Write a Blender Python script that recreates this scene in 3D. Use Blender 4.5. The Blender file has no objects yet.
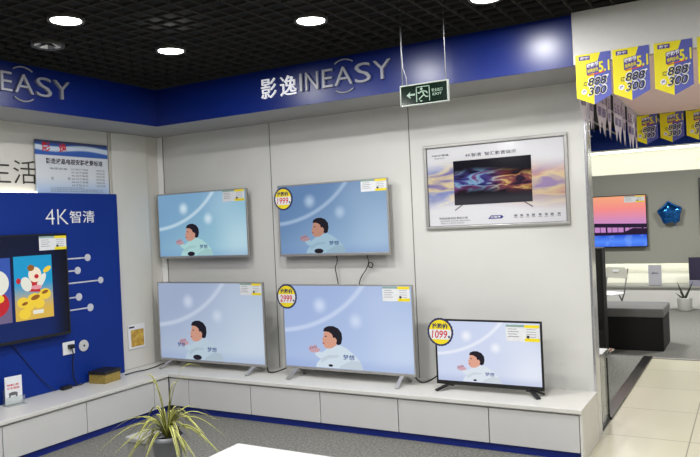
import bpy, bmesh, math, random
from math import pi, sin, cos, radians
from mathutils import Vector, Matrix

random.seed(7)
S = bpy.context.scene
COL = S.collection

# ------------------------------------------------------------------ camera (solved from the vanishing points)
F_PX = 707.8
YAW, PITCH, ROLL = 2.0884, -0.0066, -0.0447
CAM = Vector((5.2445, -5.3213, 1.65))
fw = Vector((cos(PITCH)*cos(YAW), cos(PITCH)*sin(YAW), sin(PITCH)))
r0 = fw.cross(Vector((0, 0, 1))).normalized()
u0 = r0.cross(fw)
rt = cos(ROLL)*r0 + sin(ROLL)*u0
up = -sin(ROLL)*r0 + cos(ROLL)*u0
cd = bpy.data.cameras.new('camera')
cd.sensor_fit = 'HORIZONTAL'
cd.sensor_width = 36
cd.lens = F_PX/700*36
cd.clip_end = 100
cam = bpy.data.objects.new('camera', cd)
COL.objects.link(cam)
m = Matrix.Identity(4)
for i in range(3):
    m[i][0], m[i][1], m[i][2], m[i][3] = rt[i], up[i], -fw[i], CAM[i]
cam.matrix_world = m
S.camera = cam


def on(ax, v, px, py):
    """world point on the plane axis=v seen at a photo pixel"""
    d = fw + rt*((px-350)/F_PX) - up*((py-228.5)/F_PX)
    t = (v-CAM[ax])/d[ax]
    return CAM + d*t


# ------------------------------------------------------------------ materials
def srgb(c):
    return tuple((x/255/12.92 if x/255 <= 0.04045 else ((x/255+0.055)/1.055)**2.4) for x in c)


MATS = {}


def newmat(name):
    mt = bpy.data.materials.new(name)
    mt.use_nodes = True
    nt = mt.node_tree
    return mt, nt, nt.nodes['Principled BSDF']


def mat(name, rgb, rough=0.5, metal=0.0, spec=0.5, noise=0.0, nscale=30.0, bump=0.0, emit=None, es=1.0, trans=0.0, alpha=1.0, coat=0.0):
    if name in MATS:
        return MATS[name]
    mt, nt, b = newmat(name)
    c = srgb(rgb)
    b.inputs['Base Color'].default_value = (*c, 1)
    b.inputs['Roughness'].default_value = rough
    b.inputs['Metallic'].default_value = metal
    b.inputs['Specular IOR Level'].default_value = spec
    b.inputs['Transmission Weight'].default_value = trans
    b.inputs['Alpha'].default_value = alpha
    b.inputs['Coat Weight'].default_value = coat
    tc = nt.nodes.new('ShaderNodeTexCoord')
    nz = nt.nodes.new('ShaderNodeTexNoise')
    nz.inputs['Scale'].default_value = nscale
    nz.inputs['Detail'].default_value = 4
    nt.links.new(tc.outputs['Object'], nz.inputs['Vector'])
    if noise > 0:
        rp = nt.nodes.new('ShaderNodeValToRGB')
        rp.color_ramp.elements[0].position = 0.3
        rp.color_ramp.elements[1].position = 0.7
        rp.color_ramp.elements[0].color = (*[x*(1-noise) for x in c], 1)
        rp.color_ramp.elements[1].color = (*[min(1, x*(1+noise)) for x in c], 1)
        nt.links.new(nz.outputs['Fac'], rp.inputs['Fac'])
        nt.links.new(rp.outputs['Color'], b.inputs['Base Color'])
    if bump > 0:
        bp = nt.nodes.new('ShaderNodeBump')
        bp.inputs['Strength'].default_value = bump
        bp.inputs['Distance'].default_value = 0.01
        nt.links.new(nz.outputs['Fac'], bp.inputs['Height'])
        nt.links.new(bp.outputs['Normal'], b.inputs['Normal'])
    if emit is not None:
        b.inputs['Emission Color'].default_value = (*srgb(emit), 1)
        b.inputs['Emission Strength'].default_value = es
    MATS[name] = mt
    return mt


def glow(name, rgb, es=1.0):
    """a lit-screen colour: emission only with a little gloss"""
    return mat(name, (4, 4, 4), rough=0.35, spec=0.2, emit=rgb, es=es)


class NG:
    """tiny node-graph helper"""
    def __init__(self, nt):
        self.nt = nt

    def n(self, t, **kw):
        nd = self.nt.nodes.new(t)
        for k, v in kw.items():
            setattr(nd, k, v)
        return nd

    def setin(self, sock, v):
        if hasattr(v, 'is_output') or hasattr(v, 'links') and not isinstance(v, (int, float, tuple)):
            self.nt.links.new(v, sock)
        else:
            sock.default_value = v

    def m(self, op, a, b=0.0, c=0.0, clamp=False):
        nd = self.n('ShaderNodeMath', operation=op, use_clamp=clamp)
        for i, v in enumerate((a, b, c)):
            self.setin(nd.inputs[i], v)
        return nd.outputs[0]

    def mix(self, f, a, b):
        nd = self.n('ShaderNodeMix', data_type='RGBA')
        self.setin(nd.inputs[0], f)
        self.setin(nd.inputs[6], a if not isinstance(a, tuple) else (*srgb(a), 1))
        self.setin(nd.inputs[7], b if not isinstance(b, tuple) else (*srgb(b), 1))
        return nd.outputs[2]

    def smooth(self, x, e0, e1):
        nd = self.n('ShaderNodeMapRange', interpolation_type='SMOOTHSTEP')
        self.setin(nd.inputs[0], x)
        nd.inputs[1].default_value = e0
        nd.inputs[2].default_value = e1
        return nd.outputs[0]

    def ramp(self, f, stops):
        nd = self.n('ShaderNodeValToRGB')
        cr = nd.color_ramp
        while len(cr.elements) < len(stops):
            cr.elements.new(0.5)
        for e, (p, c) in zip(cr.elements, stops):
            e.position = p
            e.color = (*srgb(c), 1)
        self.setin(nd.inputs[0], f)
        return nd.outputs[0]

    def blob(self, u, v, cu, cv, r0_, r1_, ky=1.0):
        du = self.m('SUBTRACT', u, cu)
        dv = self.m('MULTIPLY', self.m('SUBTRACT', v, cv), ky)
        d = self.m('SQRT', self.m('ADD', self.m('MULTIPLY', du, du), self.m('MULTIPLY', dv, dv)))
        return self.m('SUBTRACT', 1.0, self.smooth(d, r0_, r1_))


def uv_nodes(g, W, H):
    tc = g.n('ShaderNodeTexCoord')
    sp = g.n('ShaderNodeSeparateXYZ')
    g.nt.links.new(tc.outputs['Object'], sp.inputs[0])
    u = g.m('ADD', g.m('DIVIDE', sp.outputs[0], W), 0.5)
    v = g.m('ADD', g.m('DIVIDE', sp.outputs[2], H), 0.5)
    return tc, u, v


def set_emission(nt, b, col, es, rough=0.25):
    b.inputs['Base Color'].default_value = (0.003, 0.003, 0.003, 1)
    b.inputs['Roughness'].default_value = rough
    b.inputs['Specular IOR Level'].default_value = 0.25
    nt.links.new(col, b.inputs['Emission Color'])
    b.inputs['Emission Strength'].default_value = es


# ------------------------------------------------------------------ mesh builders
class MB:
    def __init__(self):
        self.bm = bmesh.new()
        self.mi = 0

    def _faces(self, fs):
        for f in fs:
            f.material_index = self.mi

    def box(self, x0, x1, y0, y1, z0, z1):
        v = [self.bm.verts.new(p) for p in ((x0, y0, z0), (x1, y0, z0), (x1, y1, z0), (x0, y1, z0), (x0, y0, z1), (x1, y0, z1), (x1, y1, z1), (x0, y1, z1))]
        fs = [self.bm.faces.new([v[i] for i in q]) for q in ((0, 3, 2, 1), (4, 5, 6, 7), (0, 1, 5, 4), (1, 2, 6, 5), (2, 3, 7, 6), (3, 0, 4, 7))]
        self._faces(fs)
        return self

    def prism(self, pts, y0, y1):
        """polygon in local xz, extruded between y0 (front) and y1"""
        a = [self.bm.verts.new((p[0], y0, p[1])) for p in pts]
        b = [self.bm.verts.new((p[0], y1, p[1])) for p in pts]
        n = len(pts)
        fs = [self.bm.faces.new(a), self.bm.faces.new(b[::-1])]
        for i in range(n):
            fs.append(self.bm.faces.new((a[i], b[i], b[(i+1) % n], a[(i+1) % n])))
        self._faces(fs)
        return self

    def flat(self, pts, y=0.0):
        f = self.bm.faces.new([self.bm.verts.new((p[0], y, p[1])) for p in pts])
        self._faces([f])
        return self

    def vprism(self, pts, z0, z1):
        a = [self.bm.verts.new((p[0], p[1], z0)) for p in pts]
        b = [self.bm.verts.new((p[0], p[1], z1)) for p in pts]
        n = len(pts)
        fs = [self.bm.faces.new(a[::-1]), self.bm.faces.new(b)]
        for i in range(n):
            fs.append(self.bm.faces.new((a[i], a[(i+1) % n], b[(i+1) % n], b[i])))
        self._faces(fs)
        return self

    def ellipse(self, cx, cz, rx, rz, y=0.0, n=28, y1=None, rot=0.0):
        pts = []
        for k in range(n):
            a = 2*pi*k/n
            x, z = rx*cos(a), rz*sin(a)
            pts.append((cx+x*cos(rot)-z*sin(rot), cz+x*sin(rot)+z*cos(rot)))
        if y1 is None:
            return self.flat(pts, y)
        return self.prism(pts, y, y1)

    def lathe(self, prof, n=28, c=(0, 0, 0)):
        rings = []
        for r, z in prof:
            if r < 1e-6:
                rings.append([self.bm.verts.new((c[0], c[1], c[2]+z))])
            else:
                rings.append([self.bm.verts.new((c[0]+r*cos(2*pi*k/n), c[1]+r*sin(2*pi*k/n), c[2]+z)) for k in range(n)])
        fs = []
        for A, B in zip(rings, rings[1:]):
            for k in range(n):
                k2 = (k+1) % n
                if len(A) == 1 and len(B) == 1:
                    continue
                if len(A) == 1:
                    fs.append(self.bm.faces.new((A[0], B[k2], B[k])))
                elif len(B) == 1:
                    fs.append(self.bm.faces.new((A[k], A[k2], B[0])))
                else:
                    fs.append(self.bm.faces.new((A[k], A[k2], B[k2], B[k])))
        self._faces(fs)
        for f in fs:
            f.smooth = True
        return self

    def tube(self, pts, r, n=8, r_end=None):
        pts = [Vector(p) for p in pts]
        rings = []
        N = len(pts)
        prev = None
        for i, p in enumerate(pts):
            t = (pts[min(i+1, N-1)]-pts[max(i-1, 0)]).normalized()
            if prev is None:
                a = Vector((0, 0, 1)) if abs(t.z) < 0.9 else Vector((1, 0, 0))
                e1 = t.cross(a).normalized()
            else:
                e1 = (prev-t*prev.dot(t)).normalized()
            prev = e1
            e2 = t.cross(e1)
            rr = r if r_end is None else r+(r_end-r)*i/(N-1)
            rings.append([self.bm.verts.new(p+e1*rr*cos(2*pi*k/n)+e2*rr*sin(2*pi*k/n)) for k in range(n)])
        fs = []
        for A, B in zip(rings, rings[1:]):
            for k in range(n):
                fs.append(self.bm.faces.new((A[k], A[(k+1) % n], B[(k+1) % n], B[k])))
        for f in fs:
            f.smooth = True
        fs.append(self.bm.faces.new(rings[0][::-1]))
        fs.append(self.bm.faces.new(rings[-1]))
        self._faces(fs)
        return self

    def bar(self, a, b, w, h, up_=(0, 0, 1)):
        """rectangular bar from a to b"""
        a, b = Vector(a), Vector(b)
        t = (b-a).normalized()
        s = t.cross(Vector(up_)).normalized()
        q = s.cross(t)
        v = []
        for p in (a, b):
            for i, j in ((-1, -1), (1, -1), (1, 1), (-1, 1)):
                v.append(self.bm.verts.new(p+s*w/2*i+q*h/2*j))
        fs = [self.bm.faces.new([v[i] for i in qd]) for qd in ((0, 1, 2, 3), (7, 6, 5, 4), (0, 4, 5, 1), (1, 5, 6, 2), (2, 6, 7, 3), (3, 7, 4, 0))]
        self._faces(fs)
        return self

    def mesh(self, me, M):
        """append a mesh datablock transformed by M"""
        vs = [self.bm.verts.new(M @ v.co) for v in me.vertices]
        fs = []
        for p in me.polygons:
            try:
                fs.append(self.bm.faces.new([vs[i] for i in p.vertices]))
            except ValueError:
                pass
        self._faces(fs)
        return self

    def build(self, name, mats, parent=None, loc=(0, 0, 0), bevel=0.0, segs=2, rotz=0.0, flip=True):
        bmesh.ops.recalc_face_normals(self.bm, faces=self.bm.faces) if flip else None
        me = bpy.data.meshes.new(name)
        self.bm.to_mesh(me)
        self.bm.free()
        if not isinstance(mats, (list, tuple)):
            mats = [mats]
        for q in mats:
            me.materials.append(q)
        o = bpy.data.objects.new(name, me)
        COL.objects.link(o)
        o.location = loc
        o.rotation_euler = (0, 0, rotz)
        if parent is not None:
            o.parent = parent
        if bevel > 0:
            md = o.modifiers.new('bevel', 'BEVEL')
            md.width = bevel
            md.segments = segs
            md.limit_method = 'ANGLE'
        return o


def tag(o, label=None, cat=None, group=None, kind=None):
    if label:
        o['label'] = label
    if cat:
        o['category'] = cat
    if group:
        o['group'] = group
    if kind:
        o['kind'] = kind
    return o


def thing(name, label, cat, loc=(0, 0, 0), rotz=0.0, group=None):
    o = bpy.data.objects.new(name, None)
    o.empty_display_size = 0.1
    COL.objects.link(o)
    o.location = loc
    o.rotation_euler = (0, 0, rotz)
    return tag(o, label, cat, group)


def struct(o):
    o['kind'] = 'structure'
    return o


def copy_tree(o, parent=None):
    c = o.copy()
    COL.objects.link(c)
    c.parent = parent
    for ch in list(o.children):
        copy_tree(ch, c)
    return c


_tx = {}


def text_mesh(body, bold=0.0, extrude=0.0, shear=0.0):
    k = (body, bold, extrude, shear)
    if k in _tx:
        return _tx[k]
    cu = bpy.data.curves.new('lettering', 'FONT')
    cu.body = body
    cu.size = 1.0
    cu.offset = bold
    cu.extrude = extrude
    cu.shear = shear
    cu.resolution_u = 3
    o = bpy.data.objects.new('lettering', cu)
    COL.objects.link(o)
    dg = bpy.context.evaluated_depsgraph_get()
    dg.update()
    me = bpy.data.meshes.new_from_object(o.evaluated_get(dg))
    bpy.data.objects.remove(o)
    bpy.data.curves.remove(cu)
    xs = [v.co.x for v in me.vertices] or [0, 1]
    ys = [v.co.y for v in me.vertices] or [0, 1]
    _tx[k] = (me, min(xs), max(xs), min(ys), max(ys))
    return _tx[k]


def put_text(mb, body, x0, x1, z0, z1, y=0.0, bold=0.0, depth=0.0, shear=0.0, skew=0.0):
    """lettering fitted into the rectangle x0..x1, z0..z1 of the local xz plane, facing local -y"""
    me, a, b, c, d = text_mesh(body, bold, 0.5 if depth else 0.0, shear)
    sx, sz = (x1-x0)/(b-a), (z1-z0)/(d-c)
    M = Matrix(((sx, 0, 0, x0-a*sx), (0, 0, -depth, y), (skew*sx, sz, 0, z0-c*sz), (0, 0, 0, 1)))
    mb.mesh(me, M)
    return mb


# ------------------------------------------------------------------ palette
wall_m = mat('wall_paint', (212, 212, 209), rough=0.55, noise=0.02, nscale=3)
wall_l = mat('left_wall_paint', (212, 210, 204), rough=0.6, noise=0.02, nscale=3)
white_lam = mat('white_laminate', (214, 213, 209), rough=0.35, noise=0.015, nscale=4)
door_m = mat('cabinet_door_white', (203, 203, 203), rough=0.4, noise=0.015, nscale=4)
seam_m = mat('panel_seam', (120, 118, 112), rough=0.8, noise=0.05)
blue_m = mat('fascia_blue', (6, 32, 108), rough=0.3, spec=0.4, noise=0.05, nscale=2)
panel_blue = mat('panel_blue', (12, 46, 132), rough=0.5, spec=0.2, noise=0.04, nscale=2)
kick_blue = mat('kick_blue', (12, 40, 140), rough=0.5, noise=0.05)
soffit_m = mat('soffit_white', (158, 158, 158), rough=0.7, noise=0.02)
black_m = mat('black_plastic', (16, 16, 17), rough=0.35, noise=0.1)
black_matte = mat('black_matte', (14, 14, 15), rough=0.8, noise=0.1)
silver_m = mat('silver_metal', (176, 174, 172), rough=0.35, metal=0.6, noise=0.03)
chrome_m = mat('chrome', (208, 208, 214), rough=0.22, metal=0.9, noise=0.02)
letter_m = mat('brushed_letters', (150, 152, 162), rough=0.4, metal=0.25, noise=0.04)
white_m = mat('white_paint', (230, 230, 232), rough=0.45, noise=0.01)
yellow_m = mat('tag_yellow', (240, 218, 30), rough=0.5, noise=0.03)
ink_m = mat('ink_dark', (44, 44, 60), rough=0.7, noise=0.05)
ink_grey = mat('ink_grey', (120, 122, 128), rough=0.7, noise=0.05)
ink_red = mat('ink_red', (205, 30, 40), rough=0.6, noise=0.05)
badge_rim = mat('badge_rim', (38, 40, 88), rough=0.5, noise=0.05)
cable_m = mat('black_cable', (18, 18, 18), rough=0.5, noise=0.1)
glass_m = mat('clear_glass', (225, 235, 232), rough=0.03, trans=0.9, spec=0.5, alpha=0.45, noise=0.01)
paper_m = mat('paper', (226, 228, 232), rough=0.6, noise=0.02)

# ------------------------------------------------------------------ setting: floors
def floor_carpet(name):
    mt, nt, b = newmat(name)
    g = NG(nt)
    tc = g.n('ShaderNodeTexCoord')
    nz = g.n('ShaderNodeTexNoise')
    nz.inputs['Scale'].default_value = 55
    nz.inputs['Detail'].default_value = 8
    nt.links.new(tc.outputs['Object'], nz.inputs['Vector'])
    n2 = g.n('ShaderNodeTexNoise')
    n2.inputs['Scale'].default_value = 1.5
    nt.links.new(tc.outputs['Object'], n2.inputs['Vector'])
    c = g.ramp(nz.outputs['Fac'], [(0.3, (84, 84, 80)), (0.5, (116, 116, 111)), (0.7, (144, 144, 138))])
    c2 = g.mix(g.m('MULTIPLY', n2.outputs['Fac'], 0.25), c, (104, 102, 98))
    nt.links.new(c2, b.inputs['Base Color'])
    b.inputs['Roughness'].default_value = 0.9
    bp = g.n('ShaderNodeBump')
    bp.inputs['Strength'].default_value = 0.3
    nt.links.new(nz.outputs['Fac'], bp.inputs['Height'])
    nt.links.new(bp.outputs['Normal'], b.inputs['Normal'])
    return mt


def floor_tile(name):
    mt, nt, b = newmat(name)
    g = NG(nt)
    tc = g.n('ShaderNodeTexCoord')
    mp = g.n('ShaderNodeMapping')
    mp.inputs['Location'].default_value = (-4.23+0.8-0.57, -0.17, 0)
    nt.links.new(tc.outputs['Object'], mp.inputs['Vector'])
    br = g.n('ShaderNodeTexBrick')
    br.offset = 0
    br.inputs['Scale'].default_value = 1.0
    br.inputs['Brick Width'].default_value = 0.8
    br.inputs['Row Height'].default_value = 0.8
    br.inputs['Mortar Size'].default_value = 0.004
    br.inputs['Color1'].default_value = (*srgb((204, 200, 178)), 1)
    br.inputs['Color2'].default_value = (*srgb((198, 194, 172)), 1)
    br.inputs['Mortar'].default_value = (*srgb((132, 126, 110)), 1)
    nt.links.new(mp.outputs['Vector'], br.inputs['Vector'])
    nt.links.new(br.outputs['Color'], b.inputs['Base Color'])
    b.inputs['Roughness'].default_value = 0.28
    return mt


def rects_plane(name, rects, z, mt):
    q = MB()
    for x0, x1, y0, y1 in rects:
        q.box(x0, x1, y0, y1, z-0.05, z)
    return q.build(name, mt)


carpet = floor_carpet('grey_carpet')
tile = floor_tile('beige_tile')
struct(rects_plane('floor', [(-0.3, 4.21, -9, 3.16), (-0.3, 8.2, 3.16, 8.4)], 0, carpet))
struct(rects_plane('floor_tile', [(4.21, 8.2, -9, 3.16)], 0, tile))
struct(MB().box(4.12, 4.215, 0.56, 3.2, 0, 0.018).build('trim_1', mat('threshold_metal', (58, 56, 54), rough=0.3, metal=0.85, noise=0.06), bevel=0.004))
struct(MB().box(4.165, 8.2, 3.15, 3.185, 0, 0.012).build('trim_2', silver_m, bevel=0.003))

# ------------------------------------------------------------------ setting: walls
# long wall (y = 0) up to the opening, with vertical panel seams
w = MB()
w.box(-0.3, 4.2, 0, 0.12, 0, 2.95)
wall_back = struct(w.build('wall_back', wall_m))
q = MB()
for x in (0.075, 1.405, 2.812):
    q.box(x-0.004, x+0.004, -0.0015, 0.0, 0.354, 2.61)
q.build('panel_seam', seam_m, parent=wall_back)
MB().box(0.002, 0.068, -0.014, 0.0, 0.354, 2.61).build('corner_strip', mat('strip_white', (250, 250, 250), rough=0.5, noise=0.005), parent=wall_back, bevel=0.004)
struct(MB().box(4.2, 4.222, -0.012, 0.13, 0, 2.61).build('trim_3', chrome_m, bevel=0.006, segs=3))
# left wall (x = 0)
w = MB()
w.box(-0.12, 0.0, -9, 0.12, 0, 2.95)
wall_left = struct(w.build('wall_left', wall_l))
MB().box(0.0, 0.0015, -0.646, -0.638, 2.03, 2.61).build('panel_seam', seam_m, parent=wall_left)
# boxed pipe column in the corner, its room-side edge rounded
pts = [(0, -0.64), (0.1, -0.64)]
R_ = 0.09
cxr, cyr = 0.06, -0.16
pts = [(0.0, -0.625), (0.03, -0.62), (0.035, -0.50)]
for k in range(7):
    a = radians(0 + 90*k/6)
    pts.append((0.0+0.035*cos(a), -0.2+0.035*sin(a)))
pts += [(-0.01, -0.165)]
col = struct(MB().vprism(pts, 0.354, 2.61).build('wall_column', wall_l, bevel=0.02, segs=3))

# fascia band above both walls, with soffit; the soffit is the underside of the boxed band
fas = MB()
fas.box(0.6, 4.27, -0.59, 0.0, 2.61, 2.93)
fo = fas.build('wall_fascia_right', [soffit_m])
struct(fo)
MB().box(0.6, 4.27, -0.602, -0.59, 2.605, 2.935).build('fascia_board', blue_m, parent=fo)
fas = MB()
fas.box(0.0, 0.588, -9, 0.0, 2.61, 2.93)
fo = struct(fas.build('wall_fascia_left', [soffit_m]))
MB().box(0.588, 0.6, -9, -0.59, 2.605, 2.935).build('fascia_board', blue_m, parent=fo)
# white bulkhead over the passage, deep soffit
bulk_m = mat('bulkhead_white', (206, 205, 204), rough=0.6, noise=0.015)
struct(MB().box(4.27, 8.2, -0.6, 2.34, 2.61, 2.95).build('ceiling_bulkhead', bulk_m, bevel=0.004))
MB().box(4.3, 8.18, -0.57, 2.31, 2.606, 2.6098).build('soffit_tint_board', mat('soffit_pink_light', (244, 214, 214), rough=0.6, noise=0.01), parent=bpy.data.objects['ceiling_bulkhead'])  # pinkish light on the soffit, painted in as a tinted plate

# ceiling: black void with an open-cell grid hung below it
void_m = mat('ceiling_black', (5, 5, 5), rough=0.9, noise=0.2)
grid_m = mat('ceiling_grid_dark', (36, 35, 33), rough=0.8, noise=0.1)
ceil = struct(MB().box(-0.3, 8.2, -9, 8.4, 3.12, 3.2).build('ceiling', void_m))
q = MB()
st = 0.125
x = 0.66
while x < 8.2:
    q.box(x-0.004, x+0.004, -9, -0.605, 2.945, 2.965)
    if x < 4.25:
        pass
    x += st
y = -0.66
while y > -9:
    q.box(0.6, 8.2, y-0.004, y+0.004, 2.945, 2.965)
    y -= st
q.build('ceiling_grid', grid_m, parent=ceil)
q = MB()
for k in range(9):
    xx = 0.9+0.4*k
    q.box(xx-0.008, xx+0.008, 0.13, 7.3, 2.95, 2.97)
q.build('ceiling_strip', mat('ceiling_strip_grey', (150, 150, 148), rough=0.5, noise=0.03), parent=ceil)
struct(MB().box(8.2, 8.3, -9, 8.4, 0, 3.2).build('wall_right', wall_m))

# ------------------------------------------------------------------ far room
far_y = 8.15
struct(MB().box(-0.3, 8.2, far_y, far_y+0.1, 0, 3.1).build('wall_far', mat('far_wall_white', (235, 235, 222), rough=0.7, noise=0.01)))
zt = on(1, 7.55, 640, 147).z
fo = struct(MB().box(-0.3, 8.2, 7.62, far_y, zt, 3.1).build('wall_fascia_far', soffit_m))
MB().box(-0.3, 8.2, 7.6, 7.62, zt-0.005, 3.1).build('fascia_board', panel_blue, parent=fo)
pt = on(1, 7.9, 640, 173).z
pb = on(1, 7.9, 640, 263.5).z
struct(MB().box(0.3, 8.1, 7.9, 7.97, pb, pt).build('wall_panel_far', mat('far_panel_grey', (150, 150, 140), rough=0.6, noise=0.02), bevel=0.004))
led = mat('cove_light_white', (255, 255, 245), emit=(255, 253, 235), es=4.0)
for z_, nm in ((pt-0.03, 'upper'), (pb+0.03, 'lower')):
    o = MB().box(0.4, 8.0, 7.985, 8.01, z_-0.012, z_+0.012).build('cove_light', led)
    tag(o, 'glowing white strip light hidden behind the %s edge of the grey far panel' % nm, 'strip light', 'cove strip lights')
o = MB().box(0.4, 8.0, 8.02, 8.05, zt-0.03, zt).build('cove_light', led)
tag(o, 'glowing white strip light under the blue far fascia', 'strip light', 'cove strip lights')


def area(loc, sx, sy, energy, rot=(0, 0, 0), col=(1, 1, 1), shape='RECTANGLE', spread=pi):
    ld = bpy.data.lights.new('lamp', 'AREA')
    ld.shape = shape
    ld.size = sx
    ld.size_y = sy
    ld.energy = energy
    ld.color = col
    ld.spread = spread
    lo = bpy.data.objects.new('lamp_light', ld)
    COL.objects.link(lo)
    lo.location = loc
    lo.rotation_euler = rot
    return lo


# ------------------------------------------------------------------ worktops and cabinets along both walls
BT = 0.354
KZ = 0.062


def cabinet(label, x0, x1, length_axis, front, back, group):
    """local: x along wall, -y to the room"""
    W = x1-x0
    if length_axis == 'R':
        t = thing('wall_cabinet', label, 'cabinet', ((x0+x1)/2, 0, 0), 0, group)
    else:
        t = thing('wall_cabinet', label, 'cabinet', (0, (x0+x1)/2, 0), pi/2, group)
    MB().box(-W/2, W/2, -front+0.02, back, KZ, BT-0.032).build('carcass', white_lam, t)
    MB().box(-W/2+0.0035, W/2-0.0035, -front, -front+0.0195, KZ, BT-0.045).build('door', door_m, t, bevel=0.002)
    MB().box(-W/2, W/2, -front+0.035, -front+0.055, 0.0, KZ).build('plinth', kick_blue, t)
    return t


G1 = 'low white wall cabinets under the television worktops'
xs = [0.538, 0.77, 1.47, 2.17, 2.865, 3.575, 4.20]
rl = ['narrow white filler cabinet in the corner of the right worktop behind the plant',
      'white low cabinet under the lower left television, behind the plant leaves',
      'white low cabinet under the left half of the larger silver television',
      'white low cabinet under the right half of the larger silver television',
      'white low cabinet under the small black television',
      'white end cabinet beside the passage to the tiled floor']
for i in range(6):
    cabinet(rl[i], xs[i]+0.0005, xs[i+1]-0.0005, 'R', 0.535, -0.01, G1)
ys = [-3.66, -2.93, -2.195, -1.458, -0.72, -0.538]
ll = ['white low left wall cabinet farthest toward the viewer',
      'white low left wall cabinet at the left edge below the leaflet holder',
      'white low left wall cabinet below the blue display panel, nearest full door at left',
      'white low left wall cabinet next to the corner, below the gold box',
      'narrow white filler cabinet in the corner under the left worktop']
for i in range(5):
    cabinet(ll[i], ys[i]+0.0005, ys[i+1]-0.0005, 'L', 0.535, -0.01, G1)
o = MB().box(0.0, 4.22, -0.55, -0.001, BT-0.03, BT).build('worktop', white_lam, bevel=0.004)
tag(o, 'long white worktop along the right wall carrying three standing televisions', 'worktop')
o = MB().box(0.001, 0.55, -3.66, -0.5505, BT-0.03, BT).build('worktop', white_lam, bevel=0.004)
tag(o, 'white worktop along the left wall below the blue panel', 'worktop')
o = MB().box(4.201, 4.22, -0.535, -0.0, 0.0, BT-0.0305).build('end_panel', white_lam, bevel=0.002)
tag(o, 'white end panel closing the right worktop at the passage', 'panel')

# ------------------------------------------------------------------ televisions
LED_S = 1.0


def screen_material(name, W, H, c_lo, c_hi, arc, es=1.0):
    mt, nt, b = newmat(name)
    g = NG(nt)
    tc, u, v = uv_nodes(g, W, H)
    nz = g.n('ShaderNodeTexNoise')
    nz.inputs['Scale'].default_value = 3.0
    nt.links.new(tc.outputs['Object'], nz.inputs['Vector'])
    base = g.mix(g.smooth(g.m('ADD', g.m('MULTIPLY', u, 0.6), g.m('MULTIPLY', g.m('SUBTRACT', 1.0, v), 0.5)), 0.15, 1.0), c_lo, c_hi)
    k = H/W
    # px units of the reference crop
    X = g.m('MULTIPLY', u, 556.0)
    Z = g.m('MULTIPLY', g.m('SUBTRACT', 1.0, v), 375.0)
    dx = g.m('ADD', X, 42.0)
    dz = g.m('ADD', Z, 275.0)
    d = g.m('SQRT', g.m('ADD', g.m('MULTIPLY', dx, dx), g.m('MULTIPLY', dz, dz)))
    band = g.m('SUBTRACT', 1.0, g.smooth(g.m('ABSOLUTE', g.m('SUBTRACT', d, 485.0)), 2.0, 17.0))
    c1 = g.mix(g.m('MULTIPLY', band, 0.6), base, arc)
    for cu, cv, r, s in ((0.30, 0.76, 0.075, 0.85), (0.58, 0.58, 0.07, 0.85), (0.92, 0.2, 0.35, 0.45), (0.75, 0.8, 0.3, 0.2)):
        c1 = g.mix(g.m('MULTIPLY', g.blob(u, v, cu, cv, 0.0, r, k), s), c1, arc)
    c1 = g.mix(g.m('MULTIPLY', g.m('SUBTRACT', 1.0, g.smooth(v, 0.0, 0.16)), 0.25), c1, (90, 120, 190))
    set_emission(nt, b, c1, es, 0.3)
    return mt


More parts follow.
